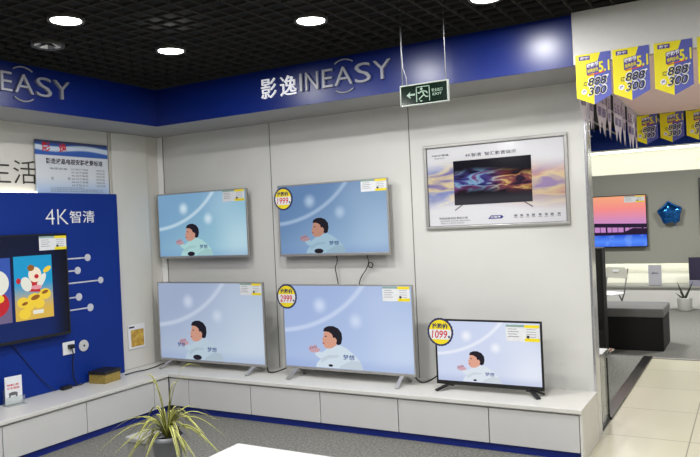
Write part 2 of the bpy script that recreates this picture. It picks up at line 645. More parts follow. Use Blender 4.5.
def boy_picture(parent, W, H, es, dim, y, robe=(206, 226, 226)):
    """the flat picture shown on the screen: a small child in profile, singing"""
    def c(t):
        return tuple(int(a*dim) for a in t)
    ky = '_%d_%d' % (int(dim*1000), robe[0])
    ms = [glow('picture_robe'+ky, robe, es), glow('picture_skin'+ky, c((222, 164, 142)), es), glow('picture_hair'+ky, c((34, 30, 40)), es),
          glow('picture_ink'+ky, c((58, 80, 146)), es), glow('picture_shade'+ky, tuple(int(a*0.94) for a in robe), es), glow('picture_lip'+ky, c((190, 96, 96)), es), glow('picture_hand'+ky, c((206, 166, 176)), es)]

    def P(x, z):
        return ((x-62+10)/556*W-W/2, H/2-(z-45+7)/375*H)
    s = W/556
    q = MB()
    q.mi = 0
    q.flat([P(*p) for p in ((252, 318), (300, 305), (330, 318), (362, 345), (388, 376), (400, 411), (190, 411), (196, 392), (214, 372), (196, 362), (186, 346), (196, 334), (220, 344), (238, 330))], y)
    q.mi = 4
    q.flat([P(*p) for p in ((214, 372), (250, 352), (300, 352), (290, 362), (250, 368), (216, 392))], y-0.0006)
    q.flat([P(*p) for p in ((300, 400), (350, 372), (388, 376), (400, 411), (296, 411))], y-0.0006)
    q.mi = 1
    face = [(234, 248), (231, 262), (230, 272), (222, 283), (227, 289), (225, 297), (228, 304), (230, 313), (240, 322), (254, 324), (268, 320), (288, 306), (296, 280), (290, 250), (262, 234)]
    q.flat([P(*p) for p in face], y-0.0008)
    q.mi = 2
    hair = [(230, 246), (236, 230), (254, 221), (276, 220), (298, 230), (312, 250), (314, 276), (308, 300), (296, 306), (286, 300), (290, 284), (284, 274), (274, 274), (270, 258), (256, 248), (244, 246)]
    q.flat([P(*p) for p in hair], y-0.0012)
    q.ellipse(*P(241, 268), 5*s, 2.2*s, y-0.0012, 12)
    q.ellipse(*P(258, 400), 24*s if W < 1.26 and dim < 0.87 or W > 1.24 and dim < 0.92 else 10*s, 11*s if dim < 0.92 else 5*s, y-0.0012, 16)
    q.mi = 1
    q.ellipse(*P(280, 285), 8*s, 11*s, y-0.0016, 14)
    q.mi = 5
    q.ellipse(*P(230, 300), 5*s, 3*s, y-0.0014, 12)
    q.mi = 6
    hand = [(208, 340), (196, 344), (184, 346), (170, 342), (160, 336), (164, 330), (158, 324), (166, 318), (172, 312), (180, 316), (188, 308), (196, 314), (204, 324), (214, 330)]
    q.flat([P(*p) for p in hand], y-0.0008)
    q.mi = 3
    for k in range(4):
        q.flat([P(164+k*9, 332-k*3), P(166+k*9, 332-k*3), P(172+k*9, 322-k*3), P(170+k*9, 321-k*3)], y-0.0012)
    p0, p1 = P(314, 370), P(364, 347)
    put_text(q, '梦想', p0[0], p1[0], p0[1], p1[1], y-0.0014, bold=0.012)
    if robe[0] == 178:
        p0, p1 = P(150, 352), P(192, 331)
        put_text(q, '梦想', p0[0], p1[0], p0[1], p1[1], y-0.0018, bold=0.012)
    return q.build('screen_picture', ms, parent, flip=False)


def price_badge(parent, x, z, r, y, price):
    """round price badge, scalloped dark rim, yellow top and bottom, red price on white"""
    q = MB()
    q.mi = 0
    n = 48
    q.prism([(x+r*(1.0+0.035*(k % 2))*cos(2*pi*k/n), z+r*1.03*(1.0+0.035*(k % 2))*sin(2*pi*k/n)) for k in range(n)], y, y+0.004)
    q.mi = 1
    ri = r*0.88
    q.flat([(x+ri*cos(2*pi*k/36), z+ri*1.03*sin(2*pi*k/36)) for k in range(36)], y-0.0006)
    q.mi = 2
    a0, a1 = radians(-38), radians(12)
    pl = [(x+ri*0.99*cos(a0+(a1-a0)*k/8), z+ri*1.0*sin(a0+(a1-a0)*k/8)) for k in range(9)]
    pl += [(x-ri*0.99*cos(a0+(a1-a0)*k/8), z+ri*1.0*sin(a0+(a1-a0)*k/8)) for k in range(8, -1, -1)]
    q.flat(pl, y-0.001)
    b = q.build('price_badge', [badge_rim, yellow_m, paper_m], parent, flip=False)
    t = MB()
    t.mi = 0
    put_text(t, price, x-r*0.68, x+r*0.56, z-r*0.46, z+r*0.12, y-0.0016, bold=0.012, shear=0.15)
    t.mi = 1
    put_text(t, '抢购价', x-r*0.62, x+r*0.62, z+r*0.24, z+r*0.66, y-0.0016, bold=0.03)
    t.flat([(x+r*0.62, z-r*0.42), (x+r*0.76, z-r*0.42), (x+r*0.76, z-r*0.26), (x+r*0.62, z-r*0.26)], y-0.0016)
    t.build('price_lettering', [ink_red, badge_rim], b, flip=False)


def price_tag(parent, x0, x1, z0, z1, y):
    W, H = x1-x0, z1-z0
    q = MB()
    q.mi = 0
    q.box(x0, x1, y, y+0.002, z0, z1)
    q.mi = 1
    q.flat([(x0+W*0.56, z1-H*0.18), (x1, z1-H*0.18), (x1, z1), (x0+W*0.56, z1)], y-0.0005)
    q.flat([(x0+W*0.56, z0), (x1, z0), (x1, z0+H*0.2), (x0+W*0.56, z0+H*0.2)], y-0.0005)
    q.mi = 2
    q.flat([(x0, z1-H*0.14), (x0+W*0.56, z1-H*0.14), (x0+W*0.56, z1), (x0, z1)], y-0.0005)
    q.mi = 3
    for k in range(4):
        zz = z1-H*(0.28+0.15*k)
        q.flat([(x0+W*0.06, zz), (x0+W*(0.34+0.05*(k % 2)), zz), (x0+W*(0.34+0.05*(k % 2)), zz+H*0.03), (x0+W*0.06, zz+H*0.03)], y-0.0005)
        q.flat([(x0+W*0.62, zz), (x0+W*0.9, zz), (x0+W*0.9, zz+H*0.025), (x0+W*0.62, zz+H*0.025)], y-0.0005)
    q.mi = 4
    q.flat([(x0+W*0.62, z0+H*0.2), (x0+W*0.7, z0+H*0.2), (x0+W*0.7, z0+H*0.36), (x0+W*0.62, z0+H*0.36)], y-0.0006)
    q.build('price_tag', [paper_m, yellow_m, mat('tag_green', (140, 168, 160), 0.6, noise=0.03), ink_grey, ink_dark()], parent, flip=False)


def ink_dark():
    return ink_m


def television(label, loc, W, H, frame, scr, es, dim, feet=None, group=None, bez=0.012, bot=0.022, depth=0.05, rotz=0.0, boy=True, robe=(206, 226, 226), spread=(0.012, 0.135)):
    """loc = bottom centre of the front; local -y to the viewer"""
    t = thing('television', label, 'television', loc, rotz, group)
    q = MB()
    q.box(-W/2, W/2, 0, 0.018, 0, bot)
    q.box(-W/2, W/2, 0, 0.018, H-bez, H)
    q.box(-W/2, -W/2+bez, 0, 0.018, bot, H-bez)
    q.box(W/2-bez, W/2, 0, 0.018, bot, H-bez)
    q.build('bezel', frame, t, bevel=0.002)
    q = MB()
    q.box(-W/2+0.004, W/2-0.004, 0.018, 0.034, 0.004, H-0.004)
    q.box(-W*0.34, W*0.34, 0.034, 0.034+depth, H*0.05, H*0.55)
    q.build('back_shell', black_m if frame is black_m else mat('shell_grey', (110, 110, 108), 0.5, noise=0.05), t, bevel=0.006)
    sw, sh = W-2*bez, H-bez-bot
    so = MB().box(-sw/2, sw/2, 0.004, 0.016, -sh/2, sh/2).build('screen', scr(sw, sh), t, loc=(0, 0, bot+sh/2))
    if boy:
        boy_picture(so, sw, sh, es, dim, 0.0035, robe)
    if feet:
        fx, fz, fm = feet
        for s in (-1, 1):
            q = MB()
            top = (s*fx, 0.02, 0.006)
            q.bar(top, (s*(fx+spread[0]), -spread[1], -fz+0.007), 0.034, 0.013)
            q.bar(top, (s*(fx+spread[0]), spread[1], -fz+0.007), 0.03, 0.013)
            q.box(s*fx-0.022, s*fx+0.022, 0.004, 0.036, -0.012, 0.012)
            q.build('foot', fm, t, bevel=0.003)
    return t


def scr(name, lo, hi, arc, es):
    return lambda W, H: screen_material(name, W, H, lo, hi, arc, es)


GT = 'televisions showing the same picture of a child'
# wall-mounted pair: y of the front face
YW = -0.11
tv_ul = television('wall mounted silver television at upper left showing child, darker of the two left screens', (0.63, YW, 1.385), 1.12, 0.642, silver_m,
                   scr('screen_upper_left', (116, 156, 190), (146, 190, 206), (206, 226, 236), 1.0), 1.0, 0.86, group=GT, robe=(164, 204, 204))
price_tag(tv_ul, 0.285, 0.54, 0.525, 0.632, -0.003)
MB().box(-0.16, 0.16, 0.084, 0.109, 0.12, 0.42).build('wall_mount', black_m, tv_ul)
tv_ur = television('wall mounted silver television at upper right with round yellow 1999 badge', (2.095, YW, 1.383), 1.105, 0.636, silver_m,
                   scr('screen_upper_right', (94, 126, 168), (148, 178, 208), (176, 198, 222), 1.0), 1.0, 0.82, group=GT, robe=(156, 186, 204))
price_tag(tv_ur, 0.305, 0.545, 0.53, 0.628, -0.003)
price_badge(tv_ur, -0.487, 0.516, 0.098, -0.006, '1999')
MB().box(-0.16, 0.16, 0.084, 0.109, 0.12, 0.42).build('wall_mount', black_m, tv_ur)
YB = -0.28
tv_ll = television('large silver television standing on the worktop in the corner at lower left', (0.823, YB, 0.413), 1.272, 0.756, silver_m,
                   scr('screen_lower_left', (154, 168, 196), (186, 202, 218), (200, 210, 226), 1.0), 1.0, 0.90, robe=(178, 196, 210), feet=(0.50, 0.059, silver_m), group=GT)
price_tag(tv_ll, 0.385, 0.62, 0.64, 0.745, -0.003)
tv_lr = television('large silver television standing mid worktop with round yellow 2999 badge', (2.287, YB, 0.425), 1.245, 0.727, silver_m,
                   scr('screen_lower_right', (158, 178, 218), (182, 200, 232), (208, 220, 242), 1.0), 1.0, 0.95, robe=(204, 218, 230), feet=(0.50, 0.071, silver_m), group=GT)
price_tag(tv_lr, 0.36, 0.60, 0.595, 0.712, -0.003)
price_badge(tv_lr, -0.57, 0.622, 0.102, -0.006, '2999')
tv_s = television('small black framed television on the worktop with round yellow 1099 badge', (3.503, -0.30, 0.396), 0.822, 0.498, black_m,
                  scr('screen_small', (202, 212, 238), (210, 218, 238), (244, 246, 252), 1.0), 1.0, 1.0, robe=(218, 226, 236), spread=(0.09, 0.075), feet=(0.30, 0.042, black_m), group=GT, bez=0.014, bot=0.03)
price_tag(tv_s, 0.15, 0.395, 0.352, 0.472, -0.003)
price_badge(tv_s, -0.363, 0.398, 0.103, -0.006, '1099')

# big black television on the blue panel (left wall)
LX = 0.155


def left_screen(W, H):
    mt, nt, b = newmat('screen_menu')
    g = NG(nt)
    tc, u, v = uv_nodes(g, W, H)
    c = g.mix(g.smooth(v, 0.0, 1.0), (10, 34, 96), (8, 14, 46))
    c = g.mix(g.smooth(u, 0.86, 1.0), c, (6, 8, 26))
    set_emission(nt, b, c, 0.9, 0.25)
    return mt


tv_left = television('big black television showing colourful picture cards, hung on the blue panel', (LX, -2.03, 0.822), 1.52, 0.858, black_m, left_screen, 1.0, 1.0, rotz=pi/2, bez=0.014, bot=0.024, boy=False, depth=0.03)
scr_o = [c for c in tv_left.children if c.name.startswith('screen')][0]
price_tag(tv_left, 0.487, 0.75, 0.722, 0.838, -0.003)


def card(cx, z0, z1, w_, skyc, groundc, kind):
    """a flat picture card lit on the screen; generic festive picture"""
    W, H = w_, z1-z0
    mt, nt, b = newmat('card_picture')
    g = NG(nt)
    tc, u, v = uv_nodes(g, W, H)
    c = g.mix(g.smooth(v, 0.12, 0.62), groundc, skyc)
    set_emission(nt, b, c, 1.0)
    o = MB().box(-W/2, W/2, 0.0, 0.001, -H/2, H/2).build('picture_card', mt, scr_o, loc=(cx, 0.002, (z0+z1)/2-0.024-(0.858-0.038)/2))
    q = MB()
    ms = [glow('card_gold', (238, 204, 62)), glow('card_red', (190, 40, 48)), glow('card_cream', (240, 226, 200)), glow('card_brown', (146, 92, 34)), glow('card_pale', (226, 226, 214)), glow('card_pink', (226, 150, 160))]
    y = -0.0008
    if kind == 0:
        q.mi = 0
        for k, (x_, z_, r_) in enumerate(((-0.3, -0.22, 0.15), (0.0, -0.2, 0.2), (0.28, -0.12, 0.16), (0.12, -0.26, 0.14), (-0.16, -0.29, 0.13))):
            q.ellipse(x_*W, z_*H, r_*W, r_*W*0.8, y-0.0002*k)
        q.mi = 3
        for k, (x_, z_, r_) in enumerate(((0.02, -0.16, 0.12), (0.28, -0.09, 0.09), (-0.26, -0.24, 0.08))):
            q.ellipse(x_*W, z_*H, r_*W, r_*W*0.45, y-0.0014, rot=0.25)
        q.mi = 1
        q.flat([(-0.14*W, -0.06*H), (0.16*W, -0.08*H), (0.12*W, 0.12*H), (-0.02*W, 0.16*H), (-0.12*W, 0.08*H)], y-0.0016)
        q.mi = 4
        q.ellipse(-0.2*W, 0.06*H, 0.13*W, 0.12*H, y-0.0018, rot=0.5)
        q.ellipse(0.2*W, 0.1*H, 0.08*W, 0.13*H, y-0.0018, rot=-0.6)
        q.mi = 2
        q.ellipse(0.03*W, 0.2*H, 0.17*W, 0.12*H, y-0.002)
        q.mi = 1
        q.ellipse(0.07*W, 0.17*H, 0.06*W, 0.035*H, y-0.0022)
        q.ellipse(-0.4*W, 0.12*H, 0.06*W, 0.045*H, y-0.0022)
        q.mi = 3
        q.ellipse(-0.07*W, 0.31*H, 0.09*W, 0.05*H, y-0.0022)
        q.mi = 5
        q.ellipse(0.06*W, 0.0, 0.14*W, 0.035*H, y-0.0024)
        q.mi = 0
        q.ellipse(0.36*W, 0.27*H, 0.12*W, 0.04*H, y-0.0022, rot=0.5)
        q.ellipse(-0.27*W, -0.4*H, 0.15*W, 0.08*H, y-0.0022)
        q.mi = 4
        q.flat([(-0.06*W, -0.42*H), (0.22*W, -0.42*H), (0.22*W, -0.36*H), (-0.06*W, -0.36*H)], y-0.0022)
    else:
        q.mi = 1
        q.ellipse(0.1*W, -0.2*H, 0.34*W, 0.2*H, y)
        q.mi = 4
        q.ellipse(0.15*W, 0.12*H, 0.3*W, 0.2*H, y-0.0004)
        q.mi = 0
        q.ellipse(0.2*W, -0.12*H, 0.12*W, 0.06*H, y-0.0008)
    q.build('card_print', ms, o, flip=False)


card(0.425, 0.17, 0.685, 0.35, (26, 150, 200), (214, 176, 74), 0)
card(0.045, 0.17, 0.68, 0.35, (52, 84, 170), (110, 96, 130), 1)
card(-0.335, 0.17, 0.68, 0.35, (60, 110, 130), (150, 120, 90), 1)

# ------------------------------------------------------------------ blue display panel on the left wall
pn = thing('display_board', 'tall blue display panel on the left wall with white lettering and dotted lines', 'display board', (0.0, -1.9, 0.0), pi/2)
# local: x -> +Y, origin at y=-1.9 ; panel front at x = .085
PY = -0.085
MB().box(-1.5, 1.262, PY, -0.001, BT+0.001, 2.025).build('panel_board', panel_blue, pn, bevel=0.003)
MB().box(-1.4, 0.45, -0.04, -0.02, 2.0255, 2.034).build('top_light', mat('top_light_glow', (255, 250, 230), emit=(255, 248, 225), es=5.0), pn)


def LY(y):
    return y+1.9


q = MB()
put_text(q, '4K', LY(-1.418), LY(-1.19), 1.757, 1.888, PY-0.002, bold=-0.014)
put_text(q, '智清', LY(-1.175), LY(-0.908), 1.765, 1.873, PY-0.002, bold=0.004)
q.build('panel_lettering', white_m, pn, flip=False)
for (yc, zc, r, ys_) in ((-1.005, 1.455, 0.032, -1.26), (-1.117, 1.348, 0.032, -1.26), (-0.871, 1.242, 0.029, -1.26), (-1.117, 1.116, 0.033, -1.26), (-1.0, 1.009, 0.034, -1.26)):
    q = MB()
    q.ellipse(LY(yc), zc, r, r, PY-0.003, 24, PY)
    q.box(LY(ys_), LY(yc), PY-0.002, PY, zc-0.006, zc+0.006)
    q.build('callout_marker', mat('callout_grey', (196, 198, 208), 0.5, noise=0.02), pn)
# socket with plug and round cover
so = thing('wall_socket', 'white square wall socket with black plug on the blue panel', 'socket', (0.086, -1.252, 0.69), pi/2)
MB().box(-0.06, 0.06, -0.01, -0.0005, -0.055, 0.055).build('plate', white_m, so, bevel=0.004)
q = MB()
q.box(-0.015, 0.035, -0.04, -0.0105, -0.005, 0.03)
q.tube([(0.01, -0.03, 0.0), (0.012, -0.045, -0.05), (0.012, -0.03, -0.15), (0.02, -0.025, -0.26), (0.03, -0.06, -0.325)], 0.005)
q.build('plug', black_m, so)
so = thing('round_socket', 'round grey socket cover beside the plugged wall socket', 'socket', (0.086, -1.096, 0.685), pi/2)
MB().ellipse(0, 0, 0.05, 0.05, -0.012, 28, -0.0005).build('cover', mat('socket_grey', (196, 196, 196), 0.5, noise=0.02), so, bevel=0.003)
MB().ellipse(0, 0, 0.01, 0.01, -0.014, 14, -0.0125).build('hole', black_m, so)

# wall lettering above panel, and price list poster leaning on the panel top
q = MB()
put_text(q, '享受生活', LY(-2.35)-1.9, LY(-1.42)-1.9, 2.10, 2.30, -0.004, bold=-0.004)
o = q.build('wall_lettering', mat('lettering_dark', (52, 50, 46), 0.6, noise=0.05), loc=(0.0, 0, 0), rotz=pi/2, flip=False)
tag(o, 'thin dark lettering on the left wall above the blue panel', 'lettering')


def ramp_poster(name, W, H):
    mt, nt, b = newmat(name)
    g = NG(nt)
    tc, u, v = uv_nodes(g, W, H)
    wv = g.m('MULTIPLY', g.m('SINE', g.m('MULTIPLY', u, 7.0)), 0.025)
    vv = g.m('ADD', v, wv)
    c = g.mix(g.smooth(v, 0.0, 0.35), (176, 200, 232), (216, 220, 228))
    top = g.smooth(v, 0.71, 0.73)
    c = g.mix(top, c, (52, 94, 178))
    c = g.mix(g.m('MULTIPLY', top, g.m('MULTIPLY', g.smooth(vv, 0.80, 0.84), g.m('SUBTRACT', 1.0, g.smooth(vv, 0.9, 0.93)))), c, (206, 220, 238))
    c = g.mix(g.smooth(v, 0.945, 0.96), c, (60, 70, 110))
    nt.links.new(c, b.inputs['Base Color'])
    b.inputs['Roughness'].default_value = 0.4
    return mt


po = thing('price_list_poster', 'white and blue printed price list sheet with red heading above the blue panel', 'poster', (0.03, -1.06, 2.255), pi/2)
PW, PH = 0.765, 0.452
MB().box(-PW/2, PW/2, 0, 0.008, -PH/2, PH/2).build('sheet', ramp_poster('price_list_print', PW, PH), po)
for ch, xa in (('影', -0.32), ('逸', -0.15)):
    put_text(MB(), ch, xa, xa+0.085, 0.125, 0.21, -0.001, bold=0.03).build('red_character', ink_red, po, flip=False)['label'] = 'large red character'
put_text(MB(), '影逸液晶电视安装收费标准', -0.285, 0.32, 0.025, 0.075, -0.001, bold=0.025).build('title_line', ink_m, po, flip=False)
rows = ['32寸及以下电视', '37-42寸电视', '46-48寸电视', '50-55寸电视', '58-60寸电视', '65寸及以上']
prices = ['100元/台', '120元/台', '150元/台', '180元/台', '200元/台', '260元/台']
for k in range(6):
    z = -0.005-k*0.028
    put_text(MB(), rows[k], -0.03, 0.15, z-0.018, z, -0.001, bold=0.012).build('size_entry', ink_grey, po, flip=False)
    put_text(MB(), prices[k], 0.24, 0.34, z-0.018, z, -0.001, bold=0.012).build('price_entry', ink_grey, po, flip=False)
put_text(MB(), '电视安装', -0.25, -0.07, -0.023, -0.005, -0.001, bold=0.012).build('column_heading', ink_grey, po, flip=False)
put_text(MB(), '挂', -0.24, -0.215, -0.11, -0.085, -0.001, bold=0.012).build('column_heading', ink_grey, po, flip=False)
put_text(MB(), '架', -0.07, -0.045, -0.11, -0.085, -0.001, bold=0.012).build('column_heading', ink_grey, po, flip=False)
for k in range(3):
    z = -0.172-0.016*k
    put_text(MB(), '以上价格均为标准安装收费含普通挂架' if k == 0 else '特殊墙面及延长线材另行收费请咨询服务人员', -0.25, 0.1 if k == 0 else 0.31, z-0.011, z, -0.001).build('footnote', ink_grey, po, flip=False)

# yellow notice on the column
n_ = thing('notice_frame', 'small white framed gold notice fixed to the corner column', 'sign', (0.0365, -0.435, 0.66), pi/2)
no = n_
MB().box(-0.105, 0.105, -0.012, 0.0, -0.115, 0.115).build('frame', white_m, no, bevel=0.003)


def gold_print():
    mt, nt, b = newmat('gold_print')
    g = NG(nt)
    tc = g.n('ShaderNodeTexCoord')
    vr = g.n('ShaderNodeTexNoise')
    vr.inputs['Scale'].default_value = 22
    nt.links.new(tc.outputs['Object'], vr.inputs['Vector'])
    c = g.ramp(vr.outputs['Fac'], [(0.3, (168, 128, 44)), (0.5, (196, 156, 62)), (0.7, (218, 186, 92))])
    nt.links.new(c, b.inputs['Base Color'])
    b.inputs['Roughness'].default_value = 0.4
    return mt


GP = gold_print()
MB().box(-0.075, 0.085, -0.014, -0.0125, -0.095, 0.065).build('notice_print', GP, no)
MB().box(-0.095, -0.03, -0.0135, -0.0125, 0.085, 0.1).build('heading_bar', ink_m, no)

# ------------------------------------------------------------------ fascia lettering
def fascia_letters(label, loc, rotz):
    t = thing('shop_lettering', label, 'lettering', loc, rotz)
    # local x from 0 at the left of the first character; z from 0 at baseline
    q = MB()
    put_text(q, '影', 0.0, 0.15, -0.012, 0.148, -0.008, bold=0.0, depth=0.014)
    put_text(q, '逸', 0.19, 0.345, -0.012, 0.148, -0.008, bold=0.0, depth=0.014)
    q.build('white_characters', mat('letter_white_lifted', (240, 240, 244), 0.4, emit=(235, 238, 245), es=0.3), t)['label'] = 'white characters'  # slight emission added to lift the characters out of the shade
    for ch, a, b_ in (('I', 0.385, 0.4), ('N', 0.44, 0.555), ('E', 0.595, 0.685), ('A', 0.705, 0.862), ('S', 0.885, 1.02), ('Y', 1.04, 1.187)):
        q = MB()
        if ch == 'I':
            q.box(a, b_+0.006, -0.022, -0.0005, 0, 0.14)
        else:
            put_text(q, ch, a, b_, 0 if ch != 'S' else -0.004, 0.14 if ch != 'S' else 0.144, -0.011, bold=-0.006, depth=0.021)
        q.build('letter', letter_m, t)
    for s in (1, -1):
        q = MB()
        pts = []
        for k in range(13):
            a = radians(-36+72*k/12)
            pts.append((0.784+0.135*sin(a), -0.008, 0.07+s*(0.135*cos(a)-0.008)))
        q.tube(pts, 0.0065, 6)
        q.build('arc_mark', letter_m, t)
    return t


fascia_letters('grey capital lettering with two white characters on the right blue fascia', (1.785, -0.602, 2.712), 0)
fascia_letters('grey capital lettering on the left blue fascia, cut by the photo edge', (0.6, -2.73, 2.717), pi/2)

# ------------------------------------------------------------------ framed poster on the long wall
fp = thing('framed_poster', 'wide silver framed advertising poster of a television with coloured light streaks', 'poster', (3.512, 0.0, 1.912), 0)
FW, FH = 1.145, 0.68
q = MB()
b_ = 0.024
q.box(-FW/2, FW/2, -0.022, -0.0005, -FH/2, -FH/2+b_)
q.box(-FW/2, FW/2, -0.022, -0.0005, FH/2-b_, FH/2)
q.box(-FW/2, -FW/2+b_, -0.022, -0.0005, -FH/2+b_, FH/2-b_)
q.box(FW/2-b_, FW/2, -0.022, -0.0005, -FH/2+b_, FH/2-b_)
q.build('frame', silver_m, fp, bevel=0.004)
q = MB()
e = 0.004
for x0, x1, z0, z1 in ((-FW/2+b_, FW/2-b_, -FH/2+b_, -FH/2+b_+e), (-FW/2+b_, FW/2-b_, FH/2-b_-e, FH/2-b_), (-FW/2+b_, -FW/2+b_+e, -FH/2+b_, FH/2-b_), (FW/2-b_-e, FW/2-b_, -FH/2+b_, FH/2-b_)):
    q.box(x0, x1, -0.014, -0.009, z0, z1)
q.build('inner_lip', mat('lip_dark', (96, 96, 98), 0.5, noise=0.05), fp)


def streaks(name, W, H, dark):
    mt, nt, b = newmat(name)
    g = NG(nt)
    tc, u, v = uv_nodes(g, W, H)
    mp = g.n('ShaderNodeMapping')
    mp.inputs['Scale'].default_value = (2.2, 1, 10.0) if not dark else (4.0, 1, 15.0)
    mp.inputs['Location'].default_value = (0.7, 0, 0.35)
    mp.inputs['Rotation'].default_value = (0, -0.12, 0)
    nt.links.new(tc.outputs['Object'], mp.inputs['Vector'])
    nz = g.n('ShaderNodeTexNoise')
    nz.inputs['Scale'].default_value = 1.0
    nz.inputs['Detail'].default_value = 6
    nz.inputs['Distortion'].default_value = 0.9 if dark else 0.5
    nt.links.new(mp.outputs['Vector'], nz.inputs['Vector'])
    n = nz.outputs['Fac']
    vc = g.m('ADD', g.m('MULTIPLY', g.m('SINE', g.m('MULTIPLY', u, 5.0)), 0.05), 0.5)
    dist = g.m('ABSOLUTE', g.m('SUBTRACT', v, vc))
    if dark:
        mask = g.m('SUBTRACT', 1.0, g.smooth(dist, 0.08, 0.3))
        warm = g.ramp(n, [(0.36, (24, 14, 26)), (0.45, (120, 44, 40)), (0.5, (200, 170, 100)), (0.54, (130, 70, 70)), (0.66, (40, 24, 44))])
        cool = g.ramp(n, [(0.36, (18, 18, 40)), (0.44, (64, 60, 130)), (0.5, (120, 160, 190)), (0.55, (110, 66, 120)), (0.66, (60, 26, 44))])
        c = g.mix(g.smooth(u, 0.38, 0.72), cool, warm)
        c = g.mix(mask, (16, 14, 24), c)
        c = g.mix(g.m('MULTIPLY', g.m('SUBTRACT', 1.0, g.smooth(v, 0.05, 0.3)), 0.7), c, (62, 62, 70))
    else:
        mask = g.m('SUBTRACT', 1.0, g.smooth(dist, 0.10, 0.34))
        warm = g.ramp(n, [(0.32, (150, 120, 150)), (0.45, (190, 150, 140)), (0.55, (206, 186, 150)), (0.68, (150, 130, 170))])
        cool = g.ramp(n, [(0.32, (70, 80, 150)), (0.42, (120, 110, 160)), (0.5, (206, 190, 150)), (0.6, (130, 140, 186)), (0.7, (90, 100, 160))])
        c = g.mix(g.smooth(u, 0.3, 0.7), cool, warm)
        c = g.mix(mask, (214, 214, 220), c)
    nt.links.new(c, b.inputs['Base Color'])
    b.inputs['Roughness'].default_value = 0.12
    b.inputs['Specular IOR Level'].default_value = 0.5
    return mt


PW2, PH2 = FW-2*b_, FH-2*b_
MB().box(-PW2/2, PW2/2, -0.008, -0.0005, -PH2/2, PH2/2).build('poster_print', streaks('poster_streaks', PW2, PH2, False), fp)
q = MB()
TW, TH = 0.622, 0.35
pt_ = MB().box(-TW/2, TW/2, -0.0105, -0.0085, -TH/2, TH/2).build('printed_television', streaks('printed_screen', TW, TH, True), fp, loc=(-0.012, 0, 0.022))
for s in (-1, 1):
    MB().bar((s*TW*0.4, -0.0095, -TH/2), (s*TW*0.5, -0.0095, -TH/2-0.04), 0.006, 0.002, (0, 1, 0)).build('printed_foot', ink_m, pt_)
put_text(MB(), '4K智清  智汇影音娱乐', -0.22, 0.19, 0.222, 0.25, -0.0095, bold=0.004).build('headline', ink_m, fp, flip=False)
put_text(MB(), 'INEASY影逸', -0.5, -0.36, 0.245, 0.262, -0.0095, bold=0.01).build('maker_name', ink_m, fp, flip=False)
put_text(MB(), '智清 智汇', -0.48, -0.39, 0.224, 0.234, -0.0095).build('maker_slogan', ink_m, fp, flip=False)
put_text(MB(), '影逸液晶电视 震撼大屏', -0.46, -0.22, -0.262, -0.245, -0.0095, bold=0.012).build('small_print', ink_grey, fp, flip=False)
put_text(MB(), '超高清画质 智能互联 海量影视资源', -0.45, -0.2, -0.28, -0.27, -0.0095).build('small_print', ink_grey, fp, flip=False)
put_text(MB(), '硬屏技术 环绕音效 极速启动', -0.45, -0.25, -0.298, -0.288, -0.0095).build('small_print', ink_grey, fp, flip=False)
for k, x_ in enumerate((0.165, 0.21, 0.255, 0.30, 0.35, 0.395, 0.44, 0.49)):
    q = MB()
    q.flat([(x_-0.014+0.004*(k % 3), -0.262), (x_+0.012, -0.262), (x_+0.010, -0.246), (x_-0.01, -0.246)], -0.0095)
    q.flat([(x_-0.014, -0.272), (x_+0.014, -0.272), (x_+0.014, -0.268), (x_-0.014, -0.268)], -0.0095)
    q.build('feature_icon', ink_grey, fp, flip=False)
bd_ = MB().flat([(-0.055, -0.272), (0.055, -0.272), (0.07, -0.26), (0.055, -0.246), (-0.03, -0.246)], -0.0093).build('printed_badge', mat('ink_blue', (40, 50, 130), 0.6, noise=0.04), fp, flip=False)
put_text(MB(), '4K智清', -0.035, 0.045, -0.266, -0.251, -0.0097, bold=0.02).build('badge_lettering', white_m, bd_, flip=False)

# ------------------------------------------------------------------ exit sign on hanging rods
ex = thing('exit_sign', 'dark green hanging emergency exit sign with silver frame, arrow and running figure', 'sign', (3.393, -1.0, 2.485), 0)
EW, EH = 0.345, 0.142
q = MB()
f_ = 0.009
q.box(-EW/2, EW/2, -0.012, 0.012, -EH/2, -EH/2+f_)
q.box(-EW/2, EW/2, -0.012, 0.012, EH/2-f_, EH/2)
q.box(-EW/2, -EW/2+f_, -0.012, 0.012, -EH/2+f_, EH/2-f_)
q.box(EW/2-f_, EW/2, -0.012, 0.012, -EH/2+f_, EH/2-f_)
q.build('frame', mat('sign_frame', (140, 146, 140), 0.4, metal=0.2, noise=0.03), ex, bevel=0.002)
MB().box(-EW/2+f_, EW/2-f_, -0.009, 0.009, -EH/2+f_, EH/2-f_).build('panel', mat('sign_green', (6, 22, 15), rough=0.12, noise=0.05), ex)
q = MB()
y = -0.0095
q.flat([(-0.125, 0.0), (-0.095, 0.024), (-0.1, 0.008), (-0.062, 0.008), (-0.062, -0.004), (-0.1, -0.004), (-0.095, -0.022)], y)
for x0, x1, z0, z1 in ((-0.055, -0.049, -0.05, 0.05), (0.037, 0.043, -0.05, 0.05), (-0.055, 0.043, 0.045, 0.05)):
    q.flat([(x0, z0), (x1, z0), (x1, z1), (x0, z1)], y)
q.ellipse(-0.016, 0.033, 0.009, 0.009, y, 14)
for a, b2 in (((-0.01, 0.022), (0.0, -0.006)), ((-0.01, 0.02), (-0.034, 0.006)), ((-0.034, 0.006), (-0.044, 0.012)), ((-0.008, 0.02), (0.018, 0.012)), ((0.018, 0.012), (0.026, 0.0)),
              ((0.0, -0.006), (-0.018, -0.02)), ((-0.018, -0.02), (-0.036, -0.034)), ((0.0, -0.006), (0.014, -0.02)), ((0.014, -0.02), (0.03, -0.022))):
    q.bar((a[0], y, a[1]), (b2[0], y, b2[1]), 0.008, 0.0008, (0, 1, 0))
q.ellipse(-0.02, -0.046, 0.01, 0.004, y, 12)
